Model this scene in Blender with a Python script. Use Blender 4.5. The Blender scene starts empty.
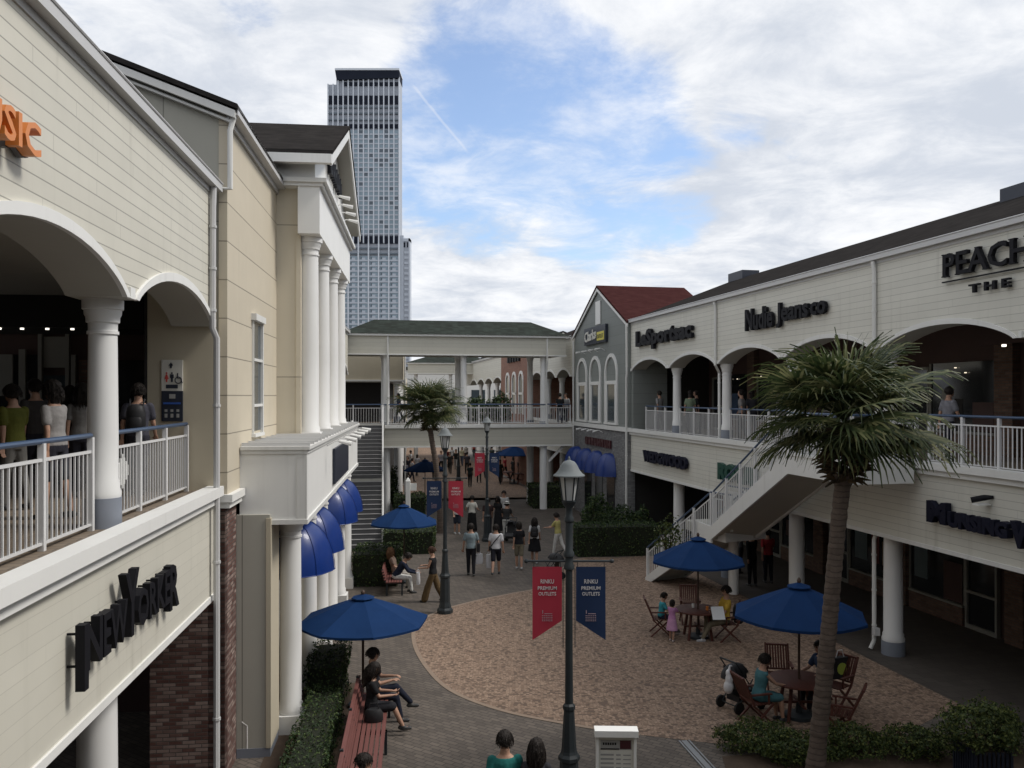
import bpy, bmesh, math, random
from mathutils import Vector, Matrix, noise
random.seed(7)
R = math.radians
sc = bpy.context.scene
COL = sc.collection
H, FOC, HY = 6.2, 850.0, 396.0          # eye height (m), focal length and horizon row in pixels

# ---------------------------------------------------------------- frames
class Frame:
    """street-aligned axes: t across (to the right), s along the street, z up"""
    def __init__(self, a): self.a = a; self.c = math.cos(a); self.n = math.sin(a)
    def xy(self, t, s): return (t*self.c - s*self.n, t*self.n + s*self.c)
    def ts(self, x, y): return (x*self.c + y*self.n, -x*self.n + y*self.c)
    def s_at(self, px, t):
        k = (px-512)/FOC
        return t*(self.c - k*self.n)/(k*self.c + self.n)
FL = Frame(math.atan(.1106)); FR = Frame(math.atan(.1976)); F0 = Frame(0.0)
TL = -3.22; TR = 12.48
def G(px, py):                       # a point of the ground
    d = FOC*H/(py-HY); return ((px-512)/FOC*d, d)
def X(px, d): return (px-512)/FOC*d
def Z(py, d): return H + (HY-py)*d/FOC

# ---------------------------------------------------------------- mesh collector
class MB:
    def __init__(self): self.v = []; self.f = []; self.sm = []; self.mi = []
    def add(self, vs, fs, smooth=False, mi=0):
        b = len(self.v); self.v.extend(tuple(p) for p in vs)
        for f in fs: self.f.append(tuple(b+i for i in f)); self.sm.append(smooth); self.mi.append(mi)
        return self
    def box(self, x0, x1, y0, y1, z0, z1, mi=0):
        x0, x1 = min(x0, x1), max(x0, x1); y0, y1 = min(y0, y1), max(y0, y1); z0, z1 = min(z0, z1), max(z0, z1)
        v = [(x, y, z) for x in (x0, x1) for y in (y0, y1) for z in (z0, z1)]
        return self.add(v, [(0,1,3,2),(4,6,7,5),(0,4,5,1),(2,3,7,6),(0,2,6,4),(1,5,7,3)], False, mi)
    def prism(self, poly, m, d0, d1, mi=0, ms=None):
        """polygon of 2-D points swept from d0 to d1; m maps (u, v, d) to a point"""
        n = len(poly); v = [m(u, w, d0) for u, w in poly] + [m(u, w, d1) for u, w in poly]
        f = [tuple(range(n)), tuple(range(2*n-1, n-1, -1))] + [(i, (i+1) % n, n+(i+1) % n, n+i) for i in range(n)]
        self.add(v, f, False, mi)
        if ms is not None: self.mi[-n:] = [ms]*n
        return self
    def strip(self, a, b, m, d0, d1, mi=0):
        """a band between two polylines of the same length, swept from d0 to d1"""
        for i in range(len(a)-1):
            self.prism([a[i], a[i+1], b[i+1], b[i]], m, d0, d1, mi)
        return self
    def tube(self, pts, rad, n=8, caps=True, smooth=True, mi=0, flat=None):
        pts = [Vector(p) for p in pts]
        if not hasattr(rad, '__len__'): rad = [rad]*len(pts)
        vs = []; fs = []; up = None
        for i, p in enumerate(pts):
            d = (pts[min(i+1, len(pts)-1)] - pts[max(i-1, 0)])
            d = d.normalized() if d.length > 1e-9 else Vector((0,0,1))
            if up is None: up = Vector((0,0,1)) if abs(d.z) < .9 else Vector((0,1,0))
            a = d.cross(up)
            if a.length < 1e-6: a = d.orthogonal()
            a.normalize(); b = a.cross(d); up = b
            for k in range(n):
                t = 2*math.pi*k/n
                vs.append(p + (a*math.cos(t) + b*math.sin(t)*(flat or 1))*rad[i])
        for i in range(len(pts)-1):
            for k in range(n):
                fs.append((i*n+k, i*n+(k+1) % n, (i+1)*n+(k+1) % n, (i+1)*n+k))
        self.add(vs, fs, smooth, mi)
        if caps:
            b = len(self.v)-len(vs)
            self.f.append(tuple(b+k for k in range(n))); self.sm.append(False); self.mi.append(mi)
            self.f.append(tuple(b+(len(pts)-1)*n+k for k in reversed(range(n)))); self.sm.append(False); self.mi.append(mi)
        return self
    def lathe(self, prof, c=(0,0,0), n=20, smooth=True, mi=0, rot=0, caps=True):
        vs = [(c[0]+r*math.cos(rot+2*math.pi*k/n), c[1]+r*math.sin(rot+2*math.pi*k/n), c[2]+z) for r, z in prof for k in range(n)]
        fs = [(i*n+k, i*n+(k+1) % n, (i+1)*n+(k+1) % n, (i+1)*n+k) for i in range(len(prof)-1) for k in range(n)]
        if caps: fs += [tuple(reversed(range(n))), tuple((len(prof)-1)*n+k for k in range(n))]
        return self.add(vs, fs, smooth, mi)
    def ball(self, c, r, nu=12, nv=8, mi=0, keep=None):
        if not hasattr(r, '__len__'): r = (r, r, r)
        vs = [(c[0]+r[0]*math.sin(math.pi*j/nv)*math.cos(2*math.pi*i/nu), c[1]+r[1]*math.sin(math.pi*j/nv)*math.sin(2*math.pi*i/nu), c[2]+r[2]*math.cos(math.pi*j/nv)) for j in range(nv+1) for i in range(nu)]
        fs = []
        for j in range(nv):
            for i in range(nu):
                f = (j*nu+i, (j+1)*nu+i, (j+1)*nu+(i+1) % nu, j*nu+(i+1) % nu)
                if keep:
                    p = [sum(vs[q][a] for q in f)/4 for a in range(3)]
                    if not keep(p): continue
                fs.append(f)
        return self.add(vs, fs, True, mi)
    def bar(self, a, b, w, h=None):
        """a square bar from a to b"""
        a = Vector(a); b = Vector(b); h = h or w; d = (b-a).normalized()
        x = d.cross(Vector((0,0,1)));  x = x.normalized() if x.length > 1e-5 else Vector((1,0,0))
        y = x.cross(d)
        q = [(-.5,-.5),(.5,-.5),(.5,.5),(-.5,.5)]
        v = [p + x*w*i + y*h*j for p in (a, b) for i, j in q]
        return self.add(v, [(3,2,1,0),(4,5,6,7),(0,1,5,4),(1,2,6,5),(2,3,7,6),(3,0,4,7)])
    def quad(self, a, b, c, d, mi=0): return self.add([a, b, c, d], [(0,1,2,3)], False, mi)
    def mesh(self, name, off=(0,0,0), recalc=True):
        me = bpy.data.meshes.new(name)
        me.from_pydata([(p[0]-off[0], p[1]-off[1], p[2]-off[2]) for p in self.v], [], self.f)
        me.polygons.foreach_set('use_smooth', self.sm); me.polygons.foreach_set('material_index', self.mi)
        if recalc and len(self.f) < 60000:
            bm = bmesh.new(); bm.from_mesh(me); bmesh.ops.recalc_face_normals(bm, faces=bm.faces); bm.to_mesh(me); bm.free()
        if any(self.sm): me.set_sharp_from_angle(angle=R(38))
        me.update(); return me

ORG = {}
def tag(o, label=None, cat=None, group=None, kind=None):
    if label: o['label'] = label
    if cat: o['category'] = cat
    if group: o['group'] = group
    if kind: o['kind'] = kind
    return o
def mats(me, m):
    for k in (m if isinstance(m, (list, tuple)) else [m]): me.materials.append(k)
def put(name, mb, m, parent=None, label=None, kind=None):
    """link a part as ONE mesh object under its thing"""
    off = ORG.get(parent.name, (0,0,0)) if parent else (0,0,0)
    me = mb.mesh(name, off) if isinstance(mb, MB) else mb
    if m is not None and not me.materials: mats(me, m)
    o = bpy.data.objects.new(name, me); COL.objects.link(o)
    if parent: o.parent = parent; ORG[o.name] = off
    if label: o['label'] = label
    if kind: o['kind'] = kind
    return o
def thing(name, label, cat, loc=(0,0,0), rz=0, group=None):
    o = bpy.data.objects.new(name, None); COL.objects.link(o); o.empty_display_size = .2
    o.location = loc; o.rotation_euler = (0,0,rz)
    return tag(o, label, cat, group)
def fthing(name, label, cat, fr, t, s, z=0, group=None):
    """a thing whose parts are given in frame coordinates (t, s, z); its base is at (t, s, z)"""
    x, y = fr.xy(t, s); o = thing(name, label, cat, (x, y, z), fr.a, group); ORG[o.name] = (t, s, z); return o
def single(name, mb, m, label, cat, loc=(0,0,0), rz=0, group=None, kind=None, org=(0,0,0)):
    """a thing (or a piece of the setting) that is one mesh"""
    me = mb.mesh(name, org) if isinstance(mb, MB) else mb
    if m is not None and not me.materials: mats(me, m)
    o = bpy.data.objects.new(name, me); COL.objects.link(o); o.location = loc; o.rotation_euler = (0,0,rz)
    return tag(o, label, cat, group, kind)
def fsingle(name, mb, m, label, cat, fr, t, s, z=0, group=None):
    x, y = fr.xy(t, s); return single(name, mb, m, label, cat, (x, y, z), fr.a, group, None, (t, s, z))
def dup(root, loc, rz, label, group=None):
    r = root.copy(); COL.objects.link(r); r.location = loc; r.rotation_euler = (0,0,rz); r['label'] = label
    if group: r['group'] = group
    for ch in list(root.children):
        c = ch.copy(); COL.objects.link(c); c.parent = r
        for g in list(ch.children):
            d = g.copy(); COL.objects.link(d); d.parent = c
    return r
SZ = lambda d: (lambda u, w, k: (k, u, w))(0,0,d)
m_sz = lambda u, w, d: (d, u, w)      # polygon in (s, z), swept along t
m_tz = lambda u, w, d: (u, d, w)      # polygon in (t, z), swept along s
m_ts = lambda u, w, d: (u, w, d)      # polygon in (t, s), swept along z

# ---------------------------------------------------------------- materials
def _n(nt, t, **k):
    n = nt.nodes.new(t)
    for a, v in k.items():
        if a.startswith('i_'):
            n.inputs[a[2:].replace('_', ' ')].default_value = v
        else: setattr(n, a, v)
    return n
def math_(nt, op, a, b=None, c=None, clamp=False):
    n = nt.nodes.new('ShaderNodeMath'); n.operation = op; n.use_clamp = clamp
    for i, v in enumerate((a, b, c)):
        if v is None: continue
        if isinstance(v, (int, float)): n.inputs[i].default_value = v
        else: nt.links.new(v, n.inputs[i])
    return n.outputs[0]
def mixc(nt, fac, a, b, bt='MIX'):
    n = nt.nodes.new('ShaderNodeMix'); n.data_type = 'RGBA'; n.blend_type = bt
    for i, v in ((0, fac), (6, a), (7, b)):
        if isinstance(v, (int, float)): n.inputs[i].default_value = v
        elif isinstance(v, (tuple, list)): n.inputs[i].default_value = (*v[:3], 1)
        else: nt.links.new(v, n.inputs[i])
    return n.outputs[2]
def ramp(nt, fac, lo, hi):
    n = nt.nodes.new('ShaderNodeMapRange'); n.clamp = True; n.interpolation_type = 'SMOOTHSTEP'
    nt.links.new(fac, n.inputs[0]); n.inputs[1].default_value = lo; n.inputs[2].default_value = hi
    return n.outputs[0]
def noise_(nt, vec, scale, detail=4, rough=.55, dist=0):
    n = nt.nodes.new('ShaderNodeTexNoise'); n.inputs['Scale'].default_value = scale; n.inputs['Detail'].default_value = detail
    n.inputs['Roughness'].default_value = rough; n.inputs['Distortion'].default_value = dist
    nt.links.new(vec, n.inputs['Vector']); return n.outputs['Fac']
def mat(name, col, rough=.6, metal=0.0, var=.12, vs=1.6, kind=None, bump=0.0, bs=60.0, spec=.4, streak=0.0, coat=0.0, **k):
    m = bpy.data.materials.new(name); m.use_nodes = True; nt = m.node_tree; L = nt.links
    bs_ = nt.nodes['Principled BSDF']
    tc = nt.nodes.new('ShaderNodeTexCoord'); vec = tc.outputs['Object']
    sx = nt.nodes.new('ShaderNodeSeparateXYZ'); L.new(vec, sx.inputs[0])
    xpy = math_(nt, 'ADD', sx.outputs[0], sx.outputs[1])
    cb = nt.nodes.new('ShaderNodeCombineXYZ'); L.new(xpy, cb.inputs[0]); L.new(sx.outputs[2], cb.inputs[1])
    wall = cb.outputs[0]
    f = noise_(nt, vec, vs)
    lo = tuple(c*(1-var) for c in col); hi = tuple(min(1, c*(1+var)) for c in col)
    c = mixc(nt, f, lo, hi); height = None
    if kind == 'object':                      # colour of the object itself (clothes)
        oi = nt.nodes.new('ShaderNodeObjectInfo')
        g = math_(nt, 'MULTIPLY_ADD', f, 2*var, 1-var)
        c = mixc(nt, 1.0, oi.outputs['Color'], g, 'MULTIPLY')
    elif kind in ('siding', 'panel'):
        p = k['pitch']
        q = math_(nt, 'FRACT', math_(nt, 'DIVIDE', sx.outputs[2], p))
        gw = k.get('gap', .07)
        line = math_(nt, 'LESS_THAN', q, gw)
        if kind == 'panel' and k.get('vert'):
            qv = math_(nt, 'FRACT', math_(nt, 'DIVIDE', xpy, k['vert']))
            line = math_(nt, 'MAXIMUM', line, math_(nt, 'LESS_THAN', qv, gw*p/k['vert']))
        row = math_(nt, 'FLOOR', math_(nt, 'DIVIDE', sx.outputs[2], p))
        rv = nt.nodes.new('ShaderNodeTexWhiteNoise'); rv.noise_dimensions = '1D'; L.new(row, rv.inputs['W'])
        c = mixc(nt, 1.0, c, math_(nt, 'MULTIPLY_ADD', rv.outputs['Value'], .06, .97), 'MULTIPLY')
        if kind == 'siding':                    # staggered butt joints of the boards
            qj = math_(nt, 'FRACT', math_(nt, 'DIVIDE', math_(nt, 'MULTIPLY_ADD', rv.outputs['Value'], 3.1, xpy), 3.64))
            line = math_(nt, 'MAXIMUM', line, math_(nt, 'MULTIPLY', math_(nt, 'LESS_THAN', qj, .0022), .6))
        c = mixc(nt, line, c, tuple(x*k.get('gd', .5) for x in col))
        height = math_(nt, 'SUBTRACT', q, math_(nt, 'MULTIPLY', line, 1.0)) if kind == 'siding' else math_(nt, 'SUBTRACT', 1.0, line)
    elif kind in ('brick', 'paver', 'shingle'):
        b = nt.nodes.new('ShaderNodeTexBrick')
        v = wall
        if kind == 'paver':
            mp = nt.nodes.new('ShaderNodeMapping'); mp.inputs['Rotation'].default_value = (0,0,k.get('rot', .4)); L.new(vec, mp.inputs[0]); v = mp.outputs[0]
        L.new(v, b.inputs['Vector'])
        b.inputs['Scale'].default_value = 1; b.inputs['Brick Width'].default_value = k['w']; b.inputs['Row Height'].default_value = k['h']
        b.inputs['Mortar Size'].default_value = k.get('m', .008); b.inputs['Mortar Smooth'].default_value = .2; b.inputs['Bias'].default_value = k.get('bias', 0)
        b.inputs['Color1'].default_value = (*col, 1); b.inputs['Color2'].default_value = (*k['col2'], 1); b.inputs['Mortar'].default_value = (*k['mortar'], 1)
        c = mixc(nt, 1.0, b.outputs['Color'], math_(nt, 'MULTIPLY_ADD', f, 2*var, 1-var), 'MULTIPLY')
        if k.get('stain'):
            st_ = ramp(nt, noise_(nt, vec, .55, 6, .65), .48, .72)
            c = mixc(nt, math_(nt, 'MULTIPLY', st_, k['stain']), c, tuple(x*.55 for x in col))
        height = math_(nt, 'SUBTRACT', 1.0, b.outputs['Fac'])
    elif kind == 'sett':                       # small mottled stone setts laid in fans
        ds = nt.nodes.new('ShaderNodeTexNoise'); ds.inputs['Scale'].default_value = .8; L.new(vec, ds.inputs['Vector'])
        va = nt.nodes.new('ShaderNodeVectorMath'); va.operation = 'MULTIPLY_ADD'; L.new(ds.outputs['Color'], va.inputs[0]); va.inputs[1].default_value = (.14,.14,0); L.new(vec, va.inputs[2])
        vo = nt.nodes.new('ShaderNodeTexVoronoi'); vo.voronoi_dimensions = '2D'; vo.inputs['Scale'].default_value = k['sc']; vo.inputs['Randomness'].default_value = .8; L.new(va.outputs[0], vo.inputs['Vector'])
        ve = nt.nodes.new('ShaderNodeTexVoronoi'); ve.voronoi_dimensions = '2D'; ve.feature = 'DISTANCE_TO_EDGE'; ve.inputs['Scale'].default_value = k['sc']; ve.inputs['Randomness'].default_value = .8; L.new(va.outputs[0], ve.inputs['Vector'])
        sp = nt.nodes.new('ShaderNodeSeparateColor'); L.new(vo.outputs['Color'], sp.inputs[0])
        c1 = mixc(nt, sp.outputs[0], k['c1'], k['c2'])
        c1 = mixc(nt, math_(nt, 'GREATER_THAN', sp.outputs[1], .78), c1, k['c3'])
        # arcs of the laying pattern, rings round the middle of the square
        vd = nt.nodes.new('ShaderNodeVectorMath'); vd.operation = 'DISTANCE'; L.new(va.outputs[0], vd.inputs[0]); vd.inputs[1].default_value = k['centre']
        rg = math_(nt, 'SINE', math_(nt, 'MULTIPLY', vd.outputs['Value'], 2*math.pi/.36))
        c1 = mixc(nt, 1.0, c1, math_(nt, 'MULTIPLY_ADD', rg, .05, .97), 'MULTIPLY')
        c1 = mixc(nt, 1.0, c1, math_(nt, 'MULTIPLY_ADD', noise_(nt, vec, .35, 3), .22, .89), 'MULTIPLY')
        joint = ramp(nt, ve.outputs['Distance'], .02, .09)
        c = mixc(nt, joint, k['joint'], c1); height = joint
    elif kind == 'rings':                      # palm trunk
        q = math_(nt, 'FRACT', math_(nt, 'ADD', math_(nt, 'MULTIPLY', sx.outputs[2], 11.0), math_(nt, 'MULTIPLY', f, .9)))
        c = mixc(nt, ramp(nt, q, .0, .35), tuple(x*.55 for x in col), c); height = q
    elif kind == 'leaf':
        ge = nt.nodes.new('ShaderNodeNewGeometry')
        rr = nt.nodes.new('ShaderNodeValToRGB'); L.new(ge.outputs['Random Per Island'], rr.inputs[0])
        cr = rr.color_ramp; cr.elements[0].color = (*k['dark'], 1); cr.elements[1].color = (*k['light'], 1)
        e = cr.elements.new(.6); e.color = (*col, 1)
        c = mixc(nt, 1.0, rr.outputs[0], math_(nt, 'MULTIPLY_ADD', noise_(nt, vec, 1.3), .7, .65), 'MULTIPLY')
    elif kind == 'wood':
        mp = nt.nodes.new('ShaderNodeMapping'); mp.inputs['Scale'].default_value = k.get('grain', (30, 2, 30)); L.new(vec, mp.inputs[0])
        c = mixc(nt, noise_(nt, mp.outputs[0], 1, 4), tuple(x*.7 for x in col), tuple(x*1.25 for x in col))
    if streak:                                 # rain streaks and grime
        mp = nt.nodes.new('ShaderNodeMapping'); mp.inputs['Scale'].default_value = (5, 5, .25); L.new(vec, mp.inputs[0])
        s1 = ramp(nt, noise_(nt, mp.outputs[0], 1.0, 5, .6), .5, .85)
        s2 = ramp(nt, noise_(nt, vec, .45, 3), .35, .75)
        c = mixc(nt, math_(nt, 'MULTIPLY', math_(nt, 'MULTIPLY', s1, s2), streak), c, tuple(x*.45 for x in (col[0], col[1]*.97, col[2]*.9)))
    L.new(c, bs_.inputs['Base Color'])
    bs_.inputs['Roughness'].default_value = rough; bs_.inputs['Metallic'].default_value = metal
    bs_.inputs['Specular IOR Level'].default_value = spec
    if coat: bs_.inputs['Coat Weight'].default_value = coat
    if 'trans' in k:                           # thin leaves and cloth let light through
        tr = nt.nodes.new('ShaderNodeBsdfTranslucent'); L.new(c, tr.inputs[0])
        mx = nt.nodes.new('ShaderNodeMixShader'); mx.inputs[0].default_value = k['trans']
        L.new(bs_.outputs[0], mx.inputs[1]); L.new(tr.outputs[0], mx.inputs[2])
        L.new(mx.outputs[0], nt.nodes['Material Output'].inputs[0])
    if bump:
        bn = nt.nodes.new('ShaderNodeBump'); bn.inputs['Distance'].default_value = .01
        if height is None: height = noise_(nt, vec, bs, 3); bn.inputs['Strength'].default_value = bump
        else: bn.inputs['Strength'].default_value = bump
        L.new(height, bn.inputs['Height']); L.new(bn.outputs[0], bs_.inputs['Normal'])
    return m
def glow(name, col, strength):
    m = bpy.data.materials.new(name); m.use_nodes = True; b = m.node_tree.nodes['Principled BSDF']
    b.inputs['Base Color'].default_value = (*col, 1); b.inputs['Emission Color'].default_value = (*col, 1); b.inputs['Emission Strength'].default_value = strength
    return m

M = {}
M['siding'] = mat('cream_siding', (.60,.58,.505), .55, kind='siding', pitch=.155, gap=.075, gd=.5, bump=.35, streak=.6, var=.08)
M['siding_low'] = mat('cream_siding_faint', (.60,.58,.505), .55, kind='siding', pitch=.155, gap=.05, gd=.84, bump=.2, streak=.6, var=.07)
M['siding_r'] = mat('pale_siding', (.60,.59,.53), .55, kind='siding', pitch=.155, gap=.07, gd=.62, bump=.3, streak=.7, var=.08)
M['siding_b'] = mat('bridge_siding', (.50,.485,.42), .55, kind='siding', pitch=.2, gap=.05, gd=.72, bump=.2, streak=.4, var=.05)
M['beige'] = mat('beige_panel', (.53,.475,.375), .7, kind='panel', pitch=.62, gap=.03, gd=.45, bump=.2, streak=.3, var=.06)
M['beige_plain'] = mat('beige_stucco', (.48,.43,.33), .75, streak=.3, var=.06, bump=.1)
M['beige_pale'] = mat('pale_beige_stucco', (.56,.51,.41), .7, kind='panel', pitch=3.3, gap=.008, gd=.6, streak=.3, var=.05)
M['grey_stucco'] = mat('grey_green_stucco', (.40,.39,.34), .75, kind='panel', pitch=9, vert=1.0, gap=.002, streak=.3, var=.05)
M['white'] = mat('white_paint', (.74,.74,.72), .5, var=.05, streak=.45)
M['white_r'] = mat('white_trim', (.66,.66,.64), .5, var=.06, streak=.6)
M['column'] = mat('column_white', (.70,.70,.69), .5, var=.05, streak=.25)
M['rail'] = mat('rail_white', (.62,.62,.62), .4, var=.05)
M['rail_blue'] = mat('rail_blue', (.04,.07,.13), .35, var=.1)
M['plinth'] = mat('column_plinth_grey', (.20,.22,.26), .6)
M['brick'] = mat('dark_red_brick', (.115,.055,.045), .8, kind='brick', col2=(.42,.33,.29), mortar=(.09,.075,.07), w=.20, h=.062, m=.008, var=.45, vs=6, bump=.5, bias=-.35)
M['brick_dim'] = mat('brown_brick', (.10,.055,.04), .8, kind='brick', col2=(.17,.10,.07), mortar=(.09,.08,.07), w=.22, h=.07, m=.009, var=.25, vs=8, bump=.4)
M['brick_grey'] = mat('grey_brick', (.13,.13,.135), .8, kind='brick', col2=(.22,.22,.22), mortar=(.12,.12,.12), w=.22, h=.075, m=.008, var=.25, vs=8, bump=.4)
M['brick_far'] = mat('orange_brick', (.20,.085,.06), .8, kind='brick', col2=(.27,.125,.085), mortar=(.2,.16,.13), w=.25, h=.08, m=.008, var=.2)
M['green_siding'] = mat('grey_green_siding', (.19,.205,.195), .6, kind='siding', pitch=.45, gap=.03, gd=.7, bump=.2, streak=.25, var=.06)
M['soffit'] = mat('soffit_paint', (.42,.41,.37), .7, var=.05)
M['deck'] = mat('deck_floor', (.16,.125,.09), .8, kind='paver', col2=(.20,.16,.12), mortar=(.08,.07,.06), w=.3, h=.15, m=.008, var=.2, rot=0)
M['roof_dark'] = mat('dark_asphalt_shingle', (.026,.024,.0235), 1.0, spec=.0, kind='shingle', col2=(.036,.033,.032), mortar=(.025,.025,.025), w=.33, h=.07, m=.006, var=.25, vs=5, bump=.3)
M['roof_green'] = mat('green_grey_shingle', (.030,.033,.030), 1.0, spec=.0, kind='shingle', col2=(.043,.052,.046), mortar=(.025,.03,.026), w=.33, h=.07, m=.006, var=.25, vs=3, bump=.3)
M['roof_red'] = mat('red_shingle', (.046,.018,.018), 1.0, spec=.0, kind='shingle', col2=(.058,.024,.023), mortar=(.04,.018,.018), w=.33, h=.07, m=.006, var=.2, vs=3, bump=.3)
M['gutter'] = mat('gutter_grey', (.50,.50,.50), .45, var=.05)
M['glass'] = mat('dark_shop_glass', (.018,.02,.022), .08, var=.3, spec=.6)
M['glass_tint'] = mat('window_glass', (.05,.065,.075), .1, var=.2, spec=.6)
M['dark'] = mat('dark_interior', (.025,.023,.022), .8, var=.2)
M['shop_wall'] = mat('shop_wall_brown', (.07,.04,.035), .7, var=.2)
M['shop_pale'] = mat('shop_wall_pale', (.24,.235,.21), .6, var=.1)
M['letter'] = mat('letter_black', (.010,.010,.013), .6, var=.1, spec=.15)
M['letter_navy'] = mat('letter_navy', (.009,.010,.022), .6, var=.1, spec=.15)
M['letter_green'] = mat('letter_green', (.012,.06,.045), .4, var=.1)
M['letter_red'] = mat('letter_dull_red', (.06,.015,.02), .4, var=.1)
M['orange'] = mat('letter_orange', (.65,.22,.05), .4, var=.05)
M['orange_side'] = mat('letter_side_grey', (.12,.11,.11), .5)
M['metal'] = mat('dark_post_metal', (.026,.032,.036), .5, metal=.0, var=.2, vs=6, spec=.3)
M['lampcap'] = mat('lamp_cap_grey', (.15,.165,.17), .6, var=.15, spec=.2, vs=8)
M['lampglass'] = mat('frosted_lamp_glass', (.42,.43,.43), .25, var=.05)
M['steel'] = mat('steel', (.35,.36,.37), .35, metal=.8)
M['red_cloth'] = mat('banner_red', (.42,.035,.06), .7, var=.06, trans=.15)
M['navy_cloth'] = mat('banner_navy', (.012,.03,.085), .7, var=.08, trans=.1)
M['banner_text'] = mat('banner_lettering', (.62,.6,.6), .7)
M['banner_faint'] = mat('banner_small_print', (.38,.28,.32), .7)
M['parasol'] = mat('parasol_blue', (.010,.035,.11), .85, spec=.08, var=.22, vs=2.5, bump=.5, bs=7, trans=.12)
M['awning'] = mat('awning_vinyl', (.005,.028,.165), .38, var=.12, vs=5, spec=.4, coat=.12)
M['wood'] = mat('dark_red_wood', (.085,.028,.02), .55, kind='wood')
M['wood_bench'] = mat('bench_red_wood', (.15,.055,.047), .65, kind='wood', grain=(30,2,30))
M['pole'] = mat('pole_brown', (.06,.035,.025), .5)
M['plaza'] = mat('pink_setts', (.3,.2,.15), .85, kind='sett', sc=16, c1=(.19,.125,.088), c2=(.325,.23,.165), c3=(.13,.088,.064), joint=(.11,.08,.06), centre=(3.4,21,0), bump=.35)
M['path'] = mat('grey_pavers', (.085,.071,.060), .85, kind='paver', col2=(.13,.108,.090), mortar=(.05,.044,.038), w=.22, h=.11, m=.009, var=.3, vs=.8, stain=.6, bump=.25, rot=.6)
M['ground'] = mat('concrete_ground', (.16,.15,.14), .9, var=.2, vs=.5)
M['soil'] = mat('planting_soil', (.07,.048,.033), .95, var=.35, vs=5, bump=.6, bs=20)
M['arcade_floor'] = mat('arcade_floor_pavers', (.065,.055,.047), .7, kind='paver', col2=(.08,.068,.058), mortar=(.045,.04,.035), w=.3, h=.3, m=.008, var=.2, rot=-.2)
M['kerb'] = mat('border_stone', (.24,.18,.135), .85, var=.2, vs=6)
M['leaf_hedge'] = mat('hedge_leaf', (.030,.060,.018), .6, kind='leaf', dark=(.014,.030,.010), light=(.11,.15,.045), trans=.3)
M['leaf_hedge2'] = mat('shrub_leaf', (.06,.09,.024), .6, kind='leaf', dark=(.022,.04,.012), light=(.17,.19,.05), trans=.25)
M['leaf_palm'] = mat('palm_leaf', (.070,.092,.034), .5, kind='leaf', dark=(.025,.042,.016), light=(.22,.22,.105), trans=.35)
M['leaf_dry'] = mat('dry_palm_leaf', (.09,.065,.035), .8, kind='leaf', dark=(.022,.013,.009), light=(.13,.085,.045), trans=.1)
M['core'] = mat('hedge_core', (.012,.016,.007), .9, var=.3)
M['trunk'] = mat('palm_trunk', (.12,.092,.075), .95, kind='rings', var=.5, vs=9, bump=1.0)
M['cloth'] = mat('clothing', (.5,.5,.5), .85, kind='object', var=.3, vs=9, bump=.9, bs=13, spec=.15)
M['skin'] = mat('skin', (.40,.235,.165), .55, var=.06, vs=6)
M['eye'] = mat('eye_dark', (.02,.015,.012), .3)
M['lip'] = mat('lip', (.38,.15,.12), .5)
M['hair'] = mat('hair', (.02,.016,.014), .6, kind='object', var=.6, vs=60, bump=.8, bs=70, spec=.2)
M['shoe'] = mat('shoe', (.03,.03,.03), .5, kind='object', var=.1)
M['bag_white'] = mat('bag_plastic_white', (.62,.62,.64), .45, var=.06)
M['bag_black'] = mat('bag_black', (.015,.015,.017), .6, var=.1)
M['bag_green'] = mat('bag_green_print', (.35,.42,.07), .6, var=.2)
M['paper'] = mat('paper', (.68,.70,.72), .7, var=.03)
M['rubber'] = mat('rubber', (.015,.015,.015), .8)
M['tower'] = mat('tower_pale_cladding', (.46,.50,.56), .5, var=.04, vs=.05)
M['tower_fin'] = mat('tower_fin', (.56,.60,.66), .5, var=.03, vs=.05)
M['tower_glass'] = mat('tower_glass', (.24,.32,.38), .3, var=.25, vs=.08, spec=.6)
M['tower_dark'] = mat('tower_dark_glass', (.018,.022,.034), .7, var=.2, vs=.1, spec=.05)
M['tower_band'] = mat('tower_grey_band', (.36,.39,.44), .6, var=.1, vs=.05)
M['spot'] = glow('spot_light_lens', (1,.93,.8), 1.6)
M['tower_mid'] = mat('tower_mid_glass', (.11,.14,.17), .3, var=.2, vs=.1)
M['neon'] = glow('orange_lit_letter', (1,.35,.06), .8)
M['pale_sign'] = mat('sign_pale', (.60,.59,.54), .5, var=.03)
M['sign_dark'] = mat('sign_dark', (.02,.025,.04), .4, var=.1)
M['red_sign'] = mat('sign_red', (.5,.06,.05), .5)
M['blue_sign'] = mat('sign_blue', (.03,.09,.35), .5)
M['yellow'] = mat('sign_yellow', (.62,.55,.10), .5)
M['board_grey'] = mat('board_print_grey', (.30,.30,.29), .6)
M['poster_red'] = mat('display_red', (.16,.04,.035), .5, var=.5, vs=2)
M['poster_tan'] = mat('display_tan', (.22,.17,.11), .6, var=.4, vs=3)
M['poster_blue'] = mat('display_blue', (.05,.08,.14), .5, var=.5, vs=2)
M['shop_lamp'] = glow('shop_lamp', (1,.86,.65), 1.0)
M['poster'] = mat('poster_muted', (.12,.16,.17), .5, var=.5, vs=1.2)
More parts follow.
